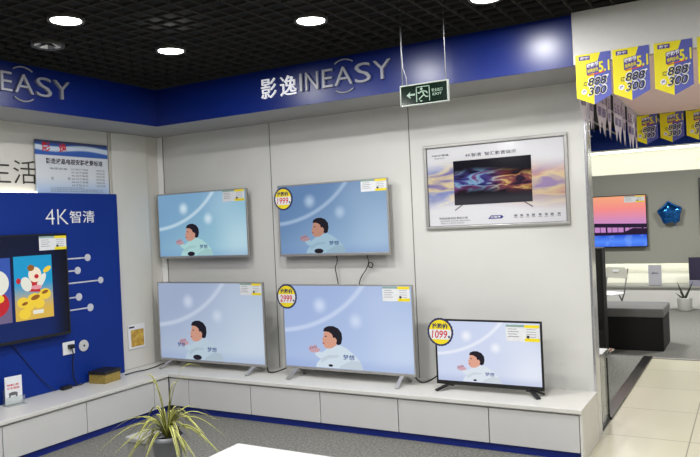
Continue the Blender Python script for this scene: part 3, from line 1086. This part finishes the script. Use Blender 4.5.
put_text(q, '安全出口', 0.056, 0.132, 0.004, 0.026, y, bold=0.01)
put_text(q, 'EXIT', 0.062, 0.126, -0.02, -0.004, y, bold=0.01)
q.build('sign_symbols', mat('sign_pale', (112, 132, 118), 0.5, noise=0.02), ex, flip=False)
for x_ in (-0.155, 0.155):
    q = MB()
    q.tube([(x_, 0, EH/2), (x_, 0, 0.63)], 0.0035)
    if x_ < 0:
        q.tube([(x_+0.03, 0.004, EH/2), (x_+0.028, 0.003, EH/2+0.05), (x_+0.008, 0, EH/2+0.12), (x_+0.004, 0, 0.3), (x_+0.006, 0, 0.63)], 0.003)
    q.build('hanging_rod', mat('rod_grey', (150, 152, 158), 0.4, metal=0.4, noise=0.03), ex)

# ------------------------------------------------------------------ downlights
LIT = mat('lamp_glow', (255, 255, 255), emit=(255, 255, 246), es=14.0)


def downlight(label, x, y, lit=True, watt=55):
    t = thing('ceiling_downlight', label, 'downlight', (x, y, 2.938), 0, 'round ceiling downlights')
    MB().lathe([(0.088, 0.0), (0.104, -0.008), (0.108, 0.0), (0.104, 0.03), (0.09, 0.04), (0.088, 0.0)]).build('trim_ring', mat('ring_grey', (70, 70, 66), 0.5, noise=0.02), t)
    if lit:
        MB().lathe([(0.0, -0.003), (0.087, -0.003), (0.087, 0.01), (0.0, 0.01)]).build('lamp_disc', LIT, t)
        area((x, y, 2.925), 0.16, 0.16, watt, col=(1.0, 0.99, 0.97), shape='DISK')
    else:
        q = MB()
        for k in range(10):
            a0, a1 = 2*pi*k/10, 2*pi*(k+1)/10
            q.mi = k % 2
            vs = [q.bm.verts.new((0.0, 0, 0.035)), q.bm.verts.new((0.088*cos(a0), 0.088*sin(a0), 0.0)), q.bm.verts.new((0.088*cos(a1), 0.088*sin(a1), 0.0))]
            q.bm.faces.new(vs).material_index = q.mi
        q.build('reflector', [mat('reflector_pale', (236, 236, 234), 0.5, metal=0.0, noise=0.03), mat('reflector_dark', (120, 120, 120), 0.5, metal=0.0, noise=0.03)], t)
    return t


W0 = 23
downlight('lit round downlight nearest the top left corner', 1.724, -2.451, watt=W0)
downlight('lit round downlight above the corner, lowest of the three lit ones', 1.686, -1.534, watt=W0*0.55)
downlight('lit round downlight above the right fascia lettering', 2.873, -1.535, watt=W0)
downlight('unlit round downlight with striped reflector below the top left lit one', 1.165, -2.151, lit=False)
for (x_, y_) in ((3.93, -1.28), (2.9, -3.4), (4.1, -3.4), (5.4, -2.2), (1.7, -4.2), (5.6, -4.6), (3.4, -5.2), (1.7, -6.4), (4.4, -7.0), (6.8, -3.4)):
    downlight('lit round downlight at the top edge of the picture, right of the hanging exit sign' if x_ == 3.93 else 'lit round downlight in the ceiling grid outside the picture', x_, y_, watt=W0)

# ------------------------------------------------------------------ banners around the bulkhead
b_yel = mat('banner_yellow', (228, 214, 22), rough=0.35, noise=0.05, nscale=8)
b_blue = mat('banner_blue', (82, 88, 168), rough=0.35, noise=0.06, nscale=8)
b_pur = mat('banner_purple', (72, 52, 128), rough=0.4, noise=0.05)
b_text = mat('banner_ink', (34, 36, 52), rough=0.5, noise=0.04)
b_white = mat('banner_white', (232, 232, 236), rough=0.4, noise=0.02)
b_red = mat('banner_red', (206, 60, 50), rough=0.4, noise=0.03)


def banner_master(name):
    BW, BH, TIP = 0.214, 0.275, 0.052
    q = MB()
    y = 0.0
    # yellow base pentagon, blue right side
    q.mi = 0
    q.flat([(0, 0), (0, -BH), (BW*0.5, -BH-TIP), (BW*0.52, -BH*0.45), (BW*0.72, 0)], y)
    q.mi = 1
    q.flat([(BW*0.72, 0), (BW*0.52, -BH*0.45), (BW*0.5, -BH-TIP), (BW, -BH), (BW, 0)], y)
    o = q.build(name, [b_yel, b_blue], flip=False)
    sd = o.modifiers.new('thickness', 'SOLIDIFY')
    sd.thickness = 0.0012
    q = MB()
    yy = -0.0016
    q.mi = 2
    q.flat([(BW*0.1, -0.012), (BW*0.42, -0.012), (BW*0.42, -0.038), (BW*0.1, -0.038)], yy)
    q.mi = 3
    put_text(q, '苏宁', BW*0.14, BW*0.38, -0.034, -0.017, yy-0.0005, bold=0.02)
    # headline block
    put_text(q, '嗨购节', BW*0.33, BW*0.66, -0.094, -0.066, yy-0.0005, bold=0.03, skew=0.16)
    q.mi = 0
    put_text(q, '5.1', BW*0.66, BW*0.97, -0.128, -0.06, yy-0.0005, bold=0.03, skew=0.1)
    put_text(q, '抢购全场', BW*0.34, BW*0.64, -0.126, -0.1, yy-0.0008, bold=0.02, skew=0.16)
    q.mi = 2
    q.flat([(BW*0.31, -0.066), (BW*0.31, -0.136), (BW*0.66, -0.118), (BW*0.66, -0.052)], yy-0.0002)
    q.mi = 4
    q.flat([(BW*0.34, -0.142), (BW*0.34, -0.136), (BW*0.82, -0.122), (BW*0.82, -0.128)], yy-0.0004)
    # price figures: white halo then dark figures
    for mi, bd, k, d in ((3, 0.035, 0.0006, 0.005), (1, 0.012, 0.0026, 0.0)):
        q.mi = mi
        put_text(q, '888', BW*0.34-d, BW*0.88+d, -0.208-d, -0.156+d, yy-k, bold=bd, shear=0.2, skew=0.05)
        put_text(q, '300', BW*0.34-d, BW*0.86+d, -0.268-d, -0.217+d, yy-k, bold=bd, shear=0.2, skew=0.05)
    q.mi = 1
    put_text(q, '满', BW*0.2, BW*0.33, -0.204, -0.178, yy-0.0006, bold=0.02)
    q.mi = 3
    q.ellipse(BW*0.22, -0.240, 0.017, 0.017, yy-0.0004, 18)
    q.mi = 2
    put_text(q, '减', BW*0.17, BW*0.27, -0.25, -0.229, yy-0.0008, bold=0.02)
    q.mi = 3
    q.flat([(BW*0.86, -0.148), (BW*0.93, -0.142), (BW*0.94, -0.152), (BW*0.87, -0.158)], yy-0.0004)
    q.build('banner_lettering', [b_yel, b_text, b_pur, b_white, b_red], o, flip=False)
    return o


def put_banner(o, loc, rotz, label, group):
    o.location = loc
    o.rotation_euler = (0, 0, rotz)
    tag(o, label, 'banner', group)


GB = 'sale pennants hung round the bulkhead'
bm0 = banner_master('sale_banner')
xsB = [on(1, -0.61, px, py).x for px, py in ((575, 56), (612, 53), (653.5, 49.5), (697, 45))]
xsB += [xsB[3]+0.225*k for k in range(1, 4)]
ordn = ['first', 'second', 'third', 'fourth', 'fifth', 'sixth', 'seventh']
for i, x_ in enumerate(xsB):
    o = bm0 if i == 0 else copy_tree(bm0)
    lab = 'yellow and blue 888 sale pennant on the white bulkhead front, %s from the blue fascia' % ordn[i]
    put_banner(o, (x_, -0.604, 2.668), 0, lab, GB)
p_ = on(1, 2.3, 634, 117)
for i in range(7):
    o = copy_tree(bm0)
    put_banner(o, (p_.x+0.235*i, 2.33, 2.64), 0, 'small looking sale pennant in the far row under the bulkhead, %s from the left' % ordn[i], GB)
# pale side pennants hanging from the left edge of the soffit, seen edge on
side_m = mat('pennant_pale', (188, 180, 200), rough=0.4, noise=0.12, nscale=12)
q = MB()
q.flat([(0, 0), (0, -0.22), (0.075, -0.37), (0.15, -0.22), (0.15, 0)], 0)
sm = q.build('side_pennant', side_m, flip=False)
sd = sm.modifiers.new('thickness', 'SOLIDIFY')
sd.thickness = 0.0012
q = MB()
put_text(q, '5.1', 0.02, 0.13, -0.14, -0.06, -0.002, bold=0.02)
put_text(q, '888', 0.03, 0.12, -0.24, -0.17, -0.002, bold=0.02)
q.build('pennant_lettering', b_pur, sm, flip=False)
NS = 19
for i in range(NS):
    o = sm if i == 0 else copy_tree(sm)
    o.location = (4.285, -0.52+0.148*i, 2.604)
    o.rotation_euler = (0, 0, pi/2+(-0.12, 0.1, -0.02, 0.16, -0.08)[i % 5])
    pos = ['nearest'] + ['%s from the front' % s for s in ('second', 'third', 'fourth', 'fifth', 'sixth', 'seventh', 'eighth', 'ninth', 'tenth', 'eleventh', 'twelfth', 'thirteenth', 'fourteenth', 'fifteenth', 'sixteenth', 'seventeenth', 'eighteenth')] + ['farthest']
    tag(o, 'pale pennant seen edge on in the side string under the bulkhead, %s' % pos[i], 'banner', 'pale pennants along the bulkhead side')

# ------------------------------------------------------------------ small things on the left worktop
bx = thing('gift_box', 'gold box with black patterned lid on the left worktop near the column', 'box', (0.215, -0.985, BT), radians(8))
MB().box(-0.088, 0.088, -0.1, 0.1, 0.001, 0.084).build('box_body', mat('box_gold', (150, 128, 60), 0.5, noise=0.25, nscale=40), bx, bevel=0.003)
q = MB()
q.box(-0.095, 0.095, -0.107, 0.107, 0.078, 0.106)
q.build('box_lid', mat('lid_black', (26, 24, 20), 0.45, noise=0.5, nscale=40), bx, bevel=0.006)
fl = thing('leaflet_holder', 'clear acrylic leaflet holder with white card on the left worktop', 'leaflet holder', (0.185, -1.845, BT), radians(80))
q = MB()
q.box(-0.075, 0.075, -0.05, 0.05, 0.001, 0.005)
q.box(-0.075, 0.075, 0.028, 0.031, 0.005, 0.13)
q.box(-0.075, 0.075, -0.014, -0.011, 0.005, 0.07)
q.build('holder', glass_m, fl)
q = MB()
q.bm.verts.new
q.box(-0.066, 0.066, 0.012, 0.02, 0.006, 0.222)
cd_ = q.build('leaflet', paper_m, fl)
q = MB()
q.mi = 0
put_text(q, '惊喜优惠', -0.05, 0.04, 0.148, 0.164, 0.011, bold=0.02)
put_text(q, '好礼相送', -0.05, 0.045, 0.122, 0.14, 0.011, bold=0.02)
q.mi = 1
q.ellipse(-0.005, 0.088, 0.036, 0.014, 0.011, 16)
q.flat([(-0.04, 0.06), (-0.028, 0.06), (-0.02, 0.085), (-0.036, 0.09)], 0.0108)
q.flat([(0.014, 0.06), (0.026, 0.06), (0.03, 0.085), (0.012, 0.09)], 0.0108)
q.build('leaflet_print', [ink_red, mat('print_grey', (96, 96, 98), 0.6, noise=0.1)], cd_, flip=False)
ad = thing('power_adapter', 'black power adapter lying on the left worktop against the blue panel', 'adapter', (0.135, -1.33, BT), radians(96))
MB().box(-0.05, 0.05, -0.022, 0.022, 0.001, 0.032).build('adapter_body', black_m, ad, bevel=0.006)
MB().tube([(0.05, 0, 0.015), (0.1, 0.01, 0.006), (0.16, -0.01, 0.005), (0.21, 0.01, 0.005)], 0.004).build('cord', cable_m, ad)


def cable(label, pts, r=0.005):
    # smooth the path
    P = [Vector(p) for p in pts]
    out = []
    for i in range(len(P)-1):
        a, b, c, d = P[max(i-1, 0)], P[i], P[i+1], P[min(i+2, len(P)-1)]
        for k in range(6):
            t = k/6
            out.append(0.5*((2*b)+(c-a)*t+(2*a-5*b+4*c-d)*t*t+(3*b-3*c+d-a)*t*t*t))
    out.append(P[-1])
    o = MB().tube(out, r).build('power_cable', cable_m)
    return tag(o, label, 'cable', 'black power cables')


z0 = BT+0.006
cable('black cable lying along the foot of the corner column', [(0.2, -0.74, z0), (0.19, -0.62, z0), (0.22, -0.5, z0), (0.2, -0.36, z0), (0.17, -0.22, z0+0.003), (0.25, -0.12, z0+0.02), (0.4, -0.1, z0+0.08)])
cable('black cable hanging left below the upper right television', [(2.10, -0.06, 1.40), (2.10, -0.05, 1.33), (2.075, -0.045, 1.27), (2.085, -0.04, 1.2), (2.11, -0.03, 1.0)], 0.004)
lp = [(2.40, -0.06, 1.40), (2.408, -0.05, 1.33)]
for k in range(9):
    a = radians(150-360*k/8)
    lp.append((2.422+0.022*cos(a), -0.045+0.001*k, 1.295+0.022*sin(a)))
lp += [(2.37, -0.035, 1.25), (2.31, -0.03, 1.17), (2.27, -0.03, 1.02)]
cable('black cable with a loop hanging right below the upper right television', lp, 0.004)
cable('black cable on the worktop between the two large silver televisions', [(1.36, -0.13, z0+0.02), (1.42, -0.2, z0+0.003), (1.49, -0.24, z0+0.004), (1.56, -0.2, z0+0.02), (1.63, -0.12, z0+0.06), (1.72, -0.1, z0+0.14)], 0.006)
cable('black cable curving behind the small black television', [(2.8, -0.1, z0+0.04), (2.9, -0.16, z0), (2.99, -0.13, z0+0.03), (3.06, -0.09, z0+0.1), (3.12, -0.08, z0+0.19), (3.22, -0.09, z0+0.25)], 0.006)
cable('thin dark cable hanging down the blue panel below the black television', [(0.094, -1.83, 0.86), (0.092, -1.72, 0.72), (0.094, -1.6, 0.56), (0.096, -1.5, 0.44), (0.12, -1.42, z0)], 0.003)

# ------------------------------------------------------------------ plant in grey pot, white tables in the foreground
pl = thing('spider_plant', 'spider plant with long yellow edged arching leaves in a grey pot', 'plant', (2.06, -2.12, 0.0))
MB().lathe([(0.0, 0.0), (0.066, 0.0), (0.07, 0.02), (0.09, 0.37), (0.103, 0.372), (0.105, 0.40), (0.095, 0.402), (0.09, 0.38), (0.088, 0.365), (0.0, 0.36)], 32).build('pot', mat('pot_grey', (150, 152, 160), 0.4, noise=0.03), pl)
MB().lathe([(0.0, 0.36), (0.087, 0.365), (0.05, 0.375), (0.0, 0.378)], 20).build('soil', mat('soil', (52, 44, 34), 0.95, noise=0.4, nscale=60, bump=0.6), pl)
leaf_g = mat('leaf_green', (66, 80, 34), rough=0.45, noise=0.3, nscale=18)
leaf_y = mat('leaf_yellow_edge', (186, 184, 96), rough=0.45, noise=0.12, nscale=18)
q = MB()
rnd = random.Random(11)


def leaf(az, length, rise, droop, wd, twist=0.0):
    n = 14
    d = Vector((cos(az), sin(az), 0))
    sd_ = Vector((-sin(az), cos(az), 0))
    rows_ = []
    for k in range(n+1):
        t = k/n
        hor = length*(0.12+0.88*t)*t**0.6*0.8
        z = 0.375+rise*sin(min(1.0, t*1.25)*pi/2)-droop*max(0, t-0.35)**1.8
        p = d*hor*(1 if rise < 0.25 else 0.75)+Vector((0, 0, z))+sd_*twist*t*t
        wv = wd*(0.5+1.1*t)*(1-t**2.4)+0.0006
        rows_.append([q.bm.verts.new(p+sd_*wv*s+Vector((0, 0, abs(s)*wv*0.35))) for s in (-1, -0.45, 0.45, 1)])
    for A, B in zip(rows_, rows_[1:]):
        for j in range(3):
            f = q.bm.faces.new((A[j], A[j+1], B[j+1], B[j]))
            f.material_index = 0 if j == 1 else 1
            f.smooth = True


# rt/fw azimuths so the display leaves spread across the view as well as around the pot
ar = math.atan2(rt.y, rt.x)
for az, L_, ri, dr, wd in ((ar+pi-0.25, 0.22, 0.36, 0.05, 0.008), (ar+pi+0.3, 0.16, 0.33, 0.02, 0.007), (ar+0.2, 0.32, 0.42, 0.12, 0.008), (ar-0.1, 0.22, 0.34, 0.03, 0.007), (ar+0.6, 0.12, 0.3, 0.0, 0.007),
                           (ar+pi+0.5, 0.1, 0.28, 0.0, 0.007), (ar+pi, 0.40, 0.16, 0.38, 0.008), (ar+pi+0.5, 0.42, 0.14, 0.42, 0.008), (ar+pi-0.6, 0.38, 0.12, 0.4, 0.008), (ar+0.05, 0.38, 0.15, 0.5, 0.009),
                           (ar-0.5, 0.42, 0.12, 0.48, 0.009), (ar+0.5, 0.34, 0.16, 0.36, 0.008), (ar-1.0, 0.24, 0.09, 0.4, 0.009), (ar-1.9, 0.25, 0.08, 0.42, 0.009)):
    leaf(az, L_*1.2, ri*1.12, dr*0.8, wd*1.25)
for k in range(46):
    leaf(rnd.uniform(0, 2*pi), rnd.uniform(0.16, 0.44), rnd.uniform(0.06, 0.24), rnd.uniform(0.2, 0.5), rnd.uniform(0.008, 0.011), rnd.uniform(-0.05, 0.05))
q.build('foliage', [leaf_g, leaf_y], pl, flip=False)


def low_table(name, label, cat, x0, x1, y0, y1, h, th=0.035):
    t = thing(name, label, cat, ((x0+x1)/2, (y0+y1)/2, 0))
    W, D = x1-x0, y1-y0
    MB().box(-W/2, W/2, -D/2, D/2, h-th, h).build('table_top', mat('table_white', (206, 206, 206), 0.4, noise=0.01), t, bevel=0.008, segs=3)
    for sx in (-1, 1):
        for sy in (-1, 1):
            MB().box(sx*(W/2-0.04)-0.018, sx*(W/2-0.04)+0.018, sy*(D/2-0.04)-0.018, sy*(D/2-0.04)+0.018, 0, h-th).build('leg', silver_m, t, bevel=0.003)
    return t


low_table('low_table', 'white low table in the foreground whose far corner shows at the bottom edge', 'table', 2.69, 3.75, -2.95, -2.212, 0.45)
o = thing('low_stool', 'small pale square stool on the carpet left of the plant pot', 'stool', (1.64, -1.90, 0))
MB().box(-0.09, 0.09, -0.1, 0.1, 0.26, 0.30).build('seat', mat('stool_pale', (160, 160, 158), 0.5, noise=0.03), o, bevel=0.012, segs=3)
MB().box(-0.08, 0.08, -0.09, 0.09, 0.0, 0.2595).build('stool_body', mat('stool_body_pale', (150, 150, 148), 0.5, noise=0.03), o, bevel=0.008)

# ------------------------------------------------------------------ passage: glass case, totem, ottoman, chair
gc = thing('glass_showcase', 'low glass showcase with black corner posts just past the wall end', 'showcase', (4.06, 0.42, 0))
for sx, sy in ((-0.13, -0.16), (0.125, -0.16), (-0.13, 0.16), (0.125, 0.16)):
    MB().box(sx-0.012, sx+0.012, sy-0.012, sy+0.012, 0, 0.55).build('corner_post', black_m, gc)
MB().box(-0.115, 0.11, -0.165, -0.159, 0.02, 0.55).build('glass_pane', glass_m, gc)
MB().box(0.125, 0.131, -0.146, 0.146, 0.02, 0.55).build('glass_pane', glass_m, gc)
MB().box(-0.16, 0.185, -0.19, 0.19, 0.552, 0.562).build('glass_top', glass_m, gc)
MB().box(-0.14, 0.14, -0.17, 0.17, 0.0, 0.02).build('case_base', black_m, gc)
o = tag(MB().box(4.0, 4.2, 0.32, 0.56, 0.563, 0.566).build('paper_sheet', paper_m), 'white paper sheet lying on the low glass showcase', 'paper')

tt = thing('display_totem', 'tall narrow black display totem left of the dark ottoman', 'display totem', (3.47, 3.3, 0))
xr = on(1, 3.2, 604, 300).x-3.47
MB().box(-0.25, xr+0.02, -0.12, 0.16, 0, 0.05).build('totem_base', black_matte, tt, bevel=0.005)
MB().box(-0.22, xr, -0.1, 0.1, 0.05, on(1, 3.2, 600, 248).z).build('totem_body', black_matte, tt, bevel=0.008)
MB().box(-0.2, xr-0.02, -0.104, -0.1005, 0.3, 1.2).build('totem_screen', mat('dead_glass', (10, 10, 12), rough=0.15, noise=0.05), tt)

ot = thing('ottoman', 'large black upholstered ottoman with grey top in the passage room', 'ottoman', (3.885, 3.95, 0))
MB().box(-0.41, 0.41, -0.35, 0.35, 0.0, 0.385).build('ottoman_body', mat('fabric_black', (17, 17, 18), 0.9, noise=0.2, nscale=80, bump=0.2), ot, bevel=0.012)
MB().box(-0.42, 0.42, -0.36, 0.36, 0.39, 0.50).build('ottoman_cushion', mat('fabric_dark_grey', (104, 104, 104), 0.85, noise=0.15, nscale=80, bump=0.2), ot, bevel=0.02, segs=3)

ch = thing('folding_chair', 'white folding chair with dark grey tube frame behind the ottoman', 'chair', (3.38, 5.75, 0), radians(-28))
tubm = mat('tube_grey', (92, 92, 90), 0.4, metal=0.4, noise=0.05)
for s in (-1, 1):
    MB().tube([(s*0.17, -0.2, 0.0), (s*0.17, 0.06, 0.45), (s*0.17, 0.16, 0.80)], 0.011).build('front_leg', tubm, ch)
    MB().tube([(s*0.15, 0.24, 0.0), (s*0.15, -0.04, 0.44)], 0.010).build('rear_leg', tubm, ch)
MB().box(-0.17, 0.17, -0.26, 0.13, 0.43, 0.455).build('seat', white_m, ch, bevel=0.01)
q = MB()
q.prism([(-0.18, 0.66), (0.18, 0.66), (0.18, 0.80), (0.15, 0.825), (-0.15, 0.825), (-0.18, 0.80)], 0.115, 0.135)
bk = q.build('backrest', mat('chair_grey_white', (196, 196, 184), 0.5, noise=0.02), ch, bevel=0.004)
MB().box(-0.05, 0.05, 0.108, 0.1145, 0.755, 0.785).build('backrest_label', white_m, bk)['label'] = 'white sticker on the backrest'

# ------------------------------------------------------------------ far wall bench and what stands on it
o = thing('far_cabinet', 'long low white bench cabinet along the far wall', 'cabinet', (4.0, 0, 0))
zl = on(1, 7.55, 640, 286).z
MB().box(-3.7, 4.1, 7.52, 8.145, zl-0.03, zl).build('bench_top', mat('bench_top_grey', (150, 150, 144), 0.5, noise=0.02), o, bevel=0.004)
MB().box(-3.7, 4.1, 7.56, 8.145, 0.0, zl-0.031).build('bench_body', white_lam, o)
fx0 = on(1, 7.8, 646, 194)
fx1 = on(1, 7.8, 648, 247)
fw_ = 1.62
fh_ = fx0.z-fx1.z


def sunset(W, H):
    mt, nt, b = newmat('screen_sunset')
    g = NG(nt)
    tc, u, v = uv_nodes(g, W, H)
    c = g.ramp(v, [(0.0, (60, 110, 236)), (0.1, (84, 140, 250)), (0.22, (34, 84, 214)), (0.235, (30, 18, 50)), (0.27, (190, 130, 200)), (0.5, (206, 140, 190)), (0.75, (244, 140, 136)), (1.0, (244, 166, 124))])
    nz = g.n('ShaderNodeTexNoise')
    nz.inputs['Scale'].default_value = 7
    nt.links.new(tc.outputs['Object'], nz.inputs['Vector'])
    c = g.mix(g.m('MULTIPLY', g.m('MULTIPLY', g.smooth(nz.outputs['Fac'], 0.5, 0.6), 0.25), g.m('SUBTRACT', 1.0, g.smooth(v, 0.2, 0.24))), c, (150, 190, 255))
    set_emission(nt, b, c, 1.0, 0.3)
    return mt


ft = television('far wall television showing a pink sunset over a dark bridge', (fx0.x-fw_/2, 7.8, fx1.z), fw_, fh_, black_m, sunset, 1.0, 1.0, bez=0.014, bot=0.02, boy=False, depth=0.06)
fs = [c for c in ft.children if c.name.startswith('screen')][0]
q = MB()
hh = fh_-0.034


def FP(u, v):
    return ((u-0.5)*(fw_-0.028), (v-0.5)*hh)


q.flat([FP(0, 0.50), FP(1, 0.44), FP(1, 0.36), FP(0, 0.42)], 0.0035)
q.flat([FP(0, 0.29), FP(1, 0.28), FP(1, 0.235), FP(0, 0.215)], 0.0035)
for k in range(16):
    u = 0.02+k*0.062
    w2 = 0.007 if k % 3 else 0.018
    q.flat([FP(u, 0.24), FP(u+w2, 0.24), FP(u+w2, 0.44), FP(u, 0.44)], 0.0032)
q.flat([FP(0.7, 0.245), FP(1, 0.245), FP(1, 0.35), FP(0.86, 0.36), FP(0.8, 0.31)], 0.0034)
q.build('bridge_picture', glow('bridge_dark', (34, 18, 48)), fs, flip=False)
price_tag(ft, fw_/2-0.36, fw_/2-0.03, fh_-0.13, fh_-0.02, -0.003)
MB().box(-0.3, 0.3, 0.0945, 0.099, 0.15, 0.6).build('wall_mount', black_m, ft)

# blue foil star balloon
pc = on(1, 7.8, 670, 213)
bl = thing('star_balloon', 'dark blue shiny foil star balloon on the grey far wall', 'balloon', (pc.x, 7.79, pc.z))
q = MB()
n = 5
R1, R2 = 0.29, 0.165
outer = []
for k in range(10):
    a = pi/2+0.12+pi*k/5
    r = R1 if k % 2 == 0 else R2
    outer.append((r*cos(a), r*sin(a)))
fr = q.bm.verts.new((0, -0.085, 0))
bkv = q.bm.verts.new((0, 0.085, 0))
rim = [q.bm.verts.new((x_, 0, z_)) for x_, z_ in outer]
mid_f = [q.bm.verts.new((x_*0.6, -0.075 if k % 2 == 0 else -0.07, z_*0.6)) for k, (x_, z_) in enumerate(outer)]
mid_b = [q.bm.verts.new((x_*0.6, 0.075, z_*0.6)) for x_, z_ in outer]
for k in range(10):
    k2 = (k+1) % 10
    q.bm.faces.new((fr, mid_f[k], mid_f[k2]))
    q.bm.faces.new((mid_f[k], rim[k], rim[k2], mid_f[k2]))
    q.bm.faces.new((bkv, mid_b[k2], mid_b[k]))
    q.bm.faces.new((mid_b[k2], rim[k2], rim[k], mid_b[k]))
for f in q.bm.faces:
    f.smooth = True
sb = q.build('balloon_skin', mat('foil_blue', (40, 110, 190), rough=0.14, metal=0.85, noise=0.35, nscale=14, bump=0.5), bl)
sb.modifiers.new('sub', 'SUBSURF').levels = 2
sb.modifiers['sub'].render_levels = 2
q = MB()
q.tube([(0.06, 0, -0.12), (0.07, 0, -0.19), (0.064, 0, -0.23)], 0.012, 6, 0.004)
q.build('filling_tail', MATS['foil_blue'], bl)

# paper stand and monitor on the far bench, framed poster at right, potted snake plant
pa, pb2 = on(1, 7.7, 648, 265), on(1, 7.7, 662, 284.5)
pp = thing('table_sign', 'pale grey upright sign sheet standing on the far bench', 'sign', ((pa.x+pb2.x)/2, 7.7, zl))
hw = (pb2.x-pa.x)/2
MB().box(-hw, hw, -0.004, 0.004, 0.002, pa.z-zl).build('sign_sheet', mat('sign_grey', (176, 176, 184), 0.5, noise=0.02), pp)
q = MB()
put_text(q, '温馨提示', -hw*0.5, hw*0.5, (pa.z-zl)*0.55, (pa.z-zl)*0.63, -0.005, bold=0.02)
q.build('sheet_lettering', ink_m, pp, flip=False)
MB().box(-hw, hw, -0.04, 0.04, 0.0, 0.006).build('sign_foot', glass_m, pp)
ma, mb_ = on(1, 7.66, 688.5, 261), on(1, 7.66, 688.5, 280)
mo = thing('monitor', 'dark switched off monitor on the far bench at the right photo edge', 'monitor', (ma.x+0.42, 7.66, zl))
MB().box(-0.42, 0.42, 0, 0.04, mb_.z-zl, ma.z-zl+0.06).build('monitor_body', mat('monitor_purple_black', (46, 44, 60), 0.3, noise=0.05), mo, bevel=0.004)
MB().box(-0.4, 0.4, -0.003, -0.0005, mb_.z-zl+0.02, ma.z-zl+0.04).build('monitor_screen', mat('monitor_glass', (54, 50, 72), 0.2, noise=0.05), mo)
MB().box(-0.42, 0.42, -0.06, 0.1, 0.001, mb_.z-zl-0.001).build('monitor_stand', mat('stand_lilac', (140, 140, 156), 0.5, noise=0.03), mo, bevel=0.004)
pf, pg = on(1, 7.85, 698.3, 178), on(1, 7.85, 698.3, 234)
fr_ = thing('wall_picture', 'white poster in a thin black frame on the far wall at right photo edge', 'poster', (pf.x+0.45, 7.88, (pf.z+pg.z)/2))
hz_ = (pf.z-pg.z)/2
q = MB()
q.box(-0.45, 0.45, -0.02, 0.015, hz_-0.02, hz_)
q.box(-0.45, 0.45, -0.02, 0.015, -hz_, -hz_+0.02)
q.box(-0.45, -0.43, -0.02, 0.015, -hz_+0.02, hz_-0.02)
q.box(0.43, 0.45, -0.02, 0.015, -hz_+0.02, hz_-0.02)
q.build('frame', black_m, fr_)
MB().box(-0.43, 0.43, -0.008, 0.015, -hz_+0.02, hz_-0.02).build('sheet', paper_m, fr_)

pc1 = on(1, 7.3, 685, 308)
sp = thing('snake_plant', 'small upright dark leaved plant in white pot by the far bench', 'plant', (pc1.x, 7.3, 0))
MB().lathe([(0.0, 0.0), (0.09, 0.0), (0.105, 0.02), (0.115, 0.205), (0.118, 0.215), (0.108, 0.215), (0.104, 0.19), (0.0, 0.185)], 24).build('pot', mat('pot_white', (200, 200, 196), 0.5, noise=0.02), sp)
q = MB()
for az, ln, le in ((2.9, 0.2, 0.16), (0.2, 0.27, 0.3), (2.6, 0.26, 0.27), (0.6, 0.17, 0.2), (3.3, 0.1, 0.3)):
    rr = []
    for k in range(7):
        t = k/6
        c0 = Vector((cos(az)*le*0.45*t, sin(az)*le*0.2*t, 0.18+ln*1.1*t-(0.1*t*t if le < 0.17 else 0)))
        wv = 0.02*(1-t**2)+0.001
        rr.append((q.bm.verts.new(c0+Vector((-wv, 0, 0))), q.bm.verts.new(c0+Vector((wv, 0, 0)))))
    for A, B in zip(rr, rr[1:]):
        q.bm.faces.new((A[0], A[1], B[1], B[0]))
q.build('leaves', mat('leaf_dark', (30, 40, 26), 0.5, noise=0.2), sp, flip=False)

# ------------------------------------------------------------------ other light
W_ = bpy.data.worlds.new('world')
S.world = W_
W_.use_nodes = True
W_.node_tree.nodes['Background'].inputs[0].default_value = (0.92, 0.96, 1.0, 1)
W_.node_tree.nodes['Background'].inputs[1].default_value = 0.17
# ceiling lamps of far room and passage; the last, unseen, added to brighten the carpet
for (x_, y_, e_) in ((3.2, 5.2, 95), (5.6, 5.2, 95), (5.6, 1.2, 24), (3.0, 2.0, 40)):
    area((x_, y_, 2.9 if y_ > 1.5 else 2.6), 0.5, 0.5, e_, col=(1, 0.99, 0.96))
area((4.0, 7.95, zt-0.06), 7.0, 0.06, 10, rot=(0, 0, 0), col=(1, 1, 0.94))
area((4.0, 8.03, pb+0.02), 7.0, 0.06, 10, rot=(0, 0, 0), col=(1, 1, 0.92))

S.view_settings.view_transform = 'Standard'
S.view_settings.look = 'None'
S.view_settings.exposure = 0.0
S.view_settings.gamma = 1.0
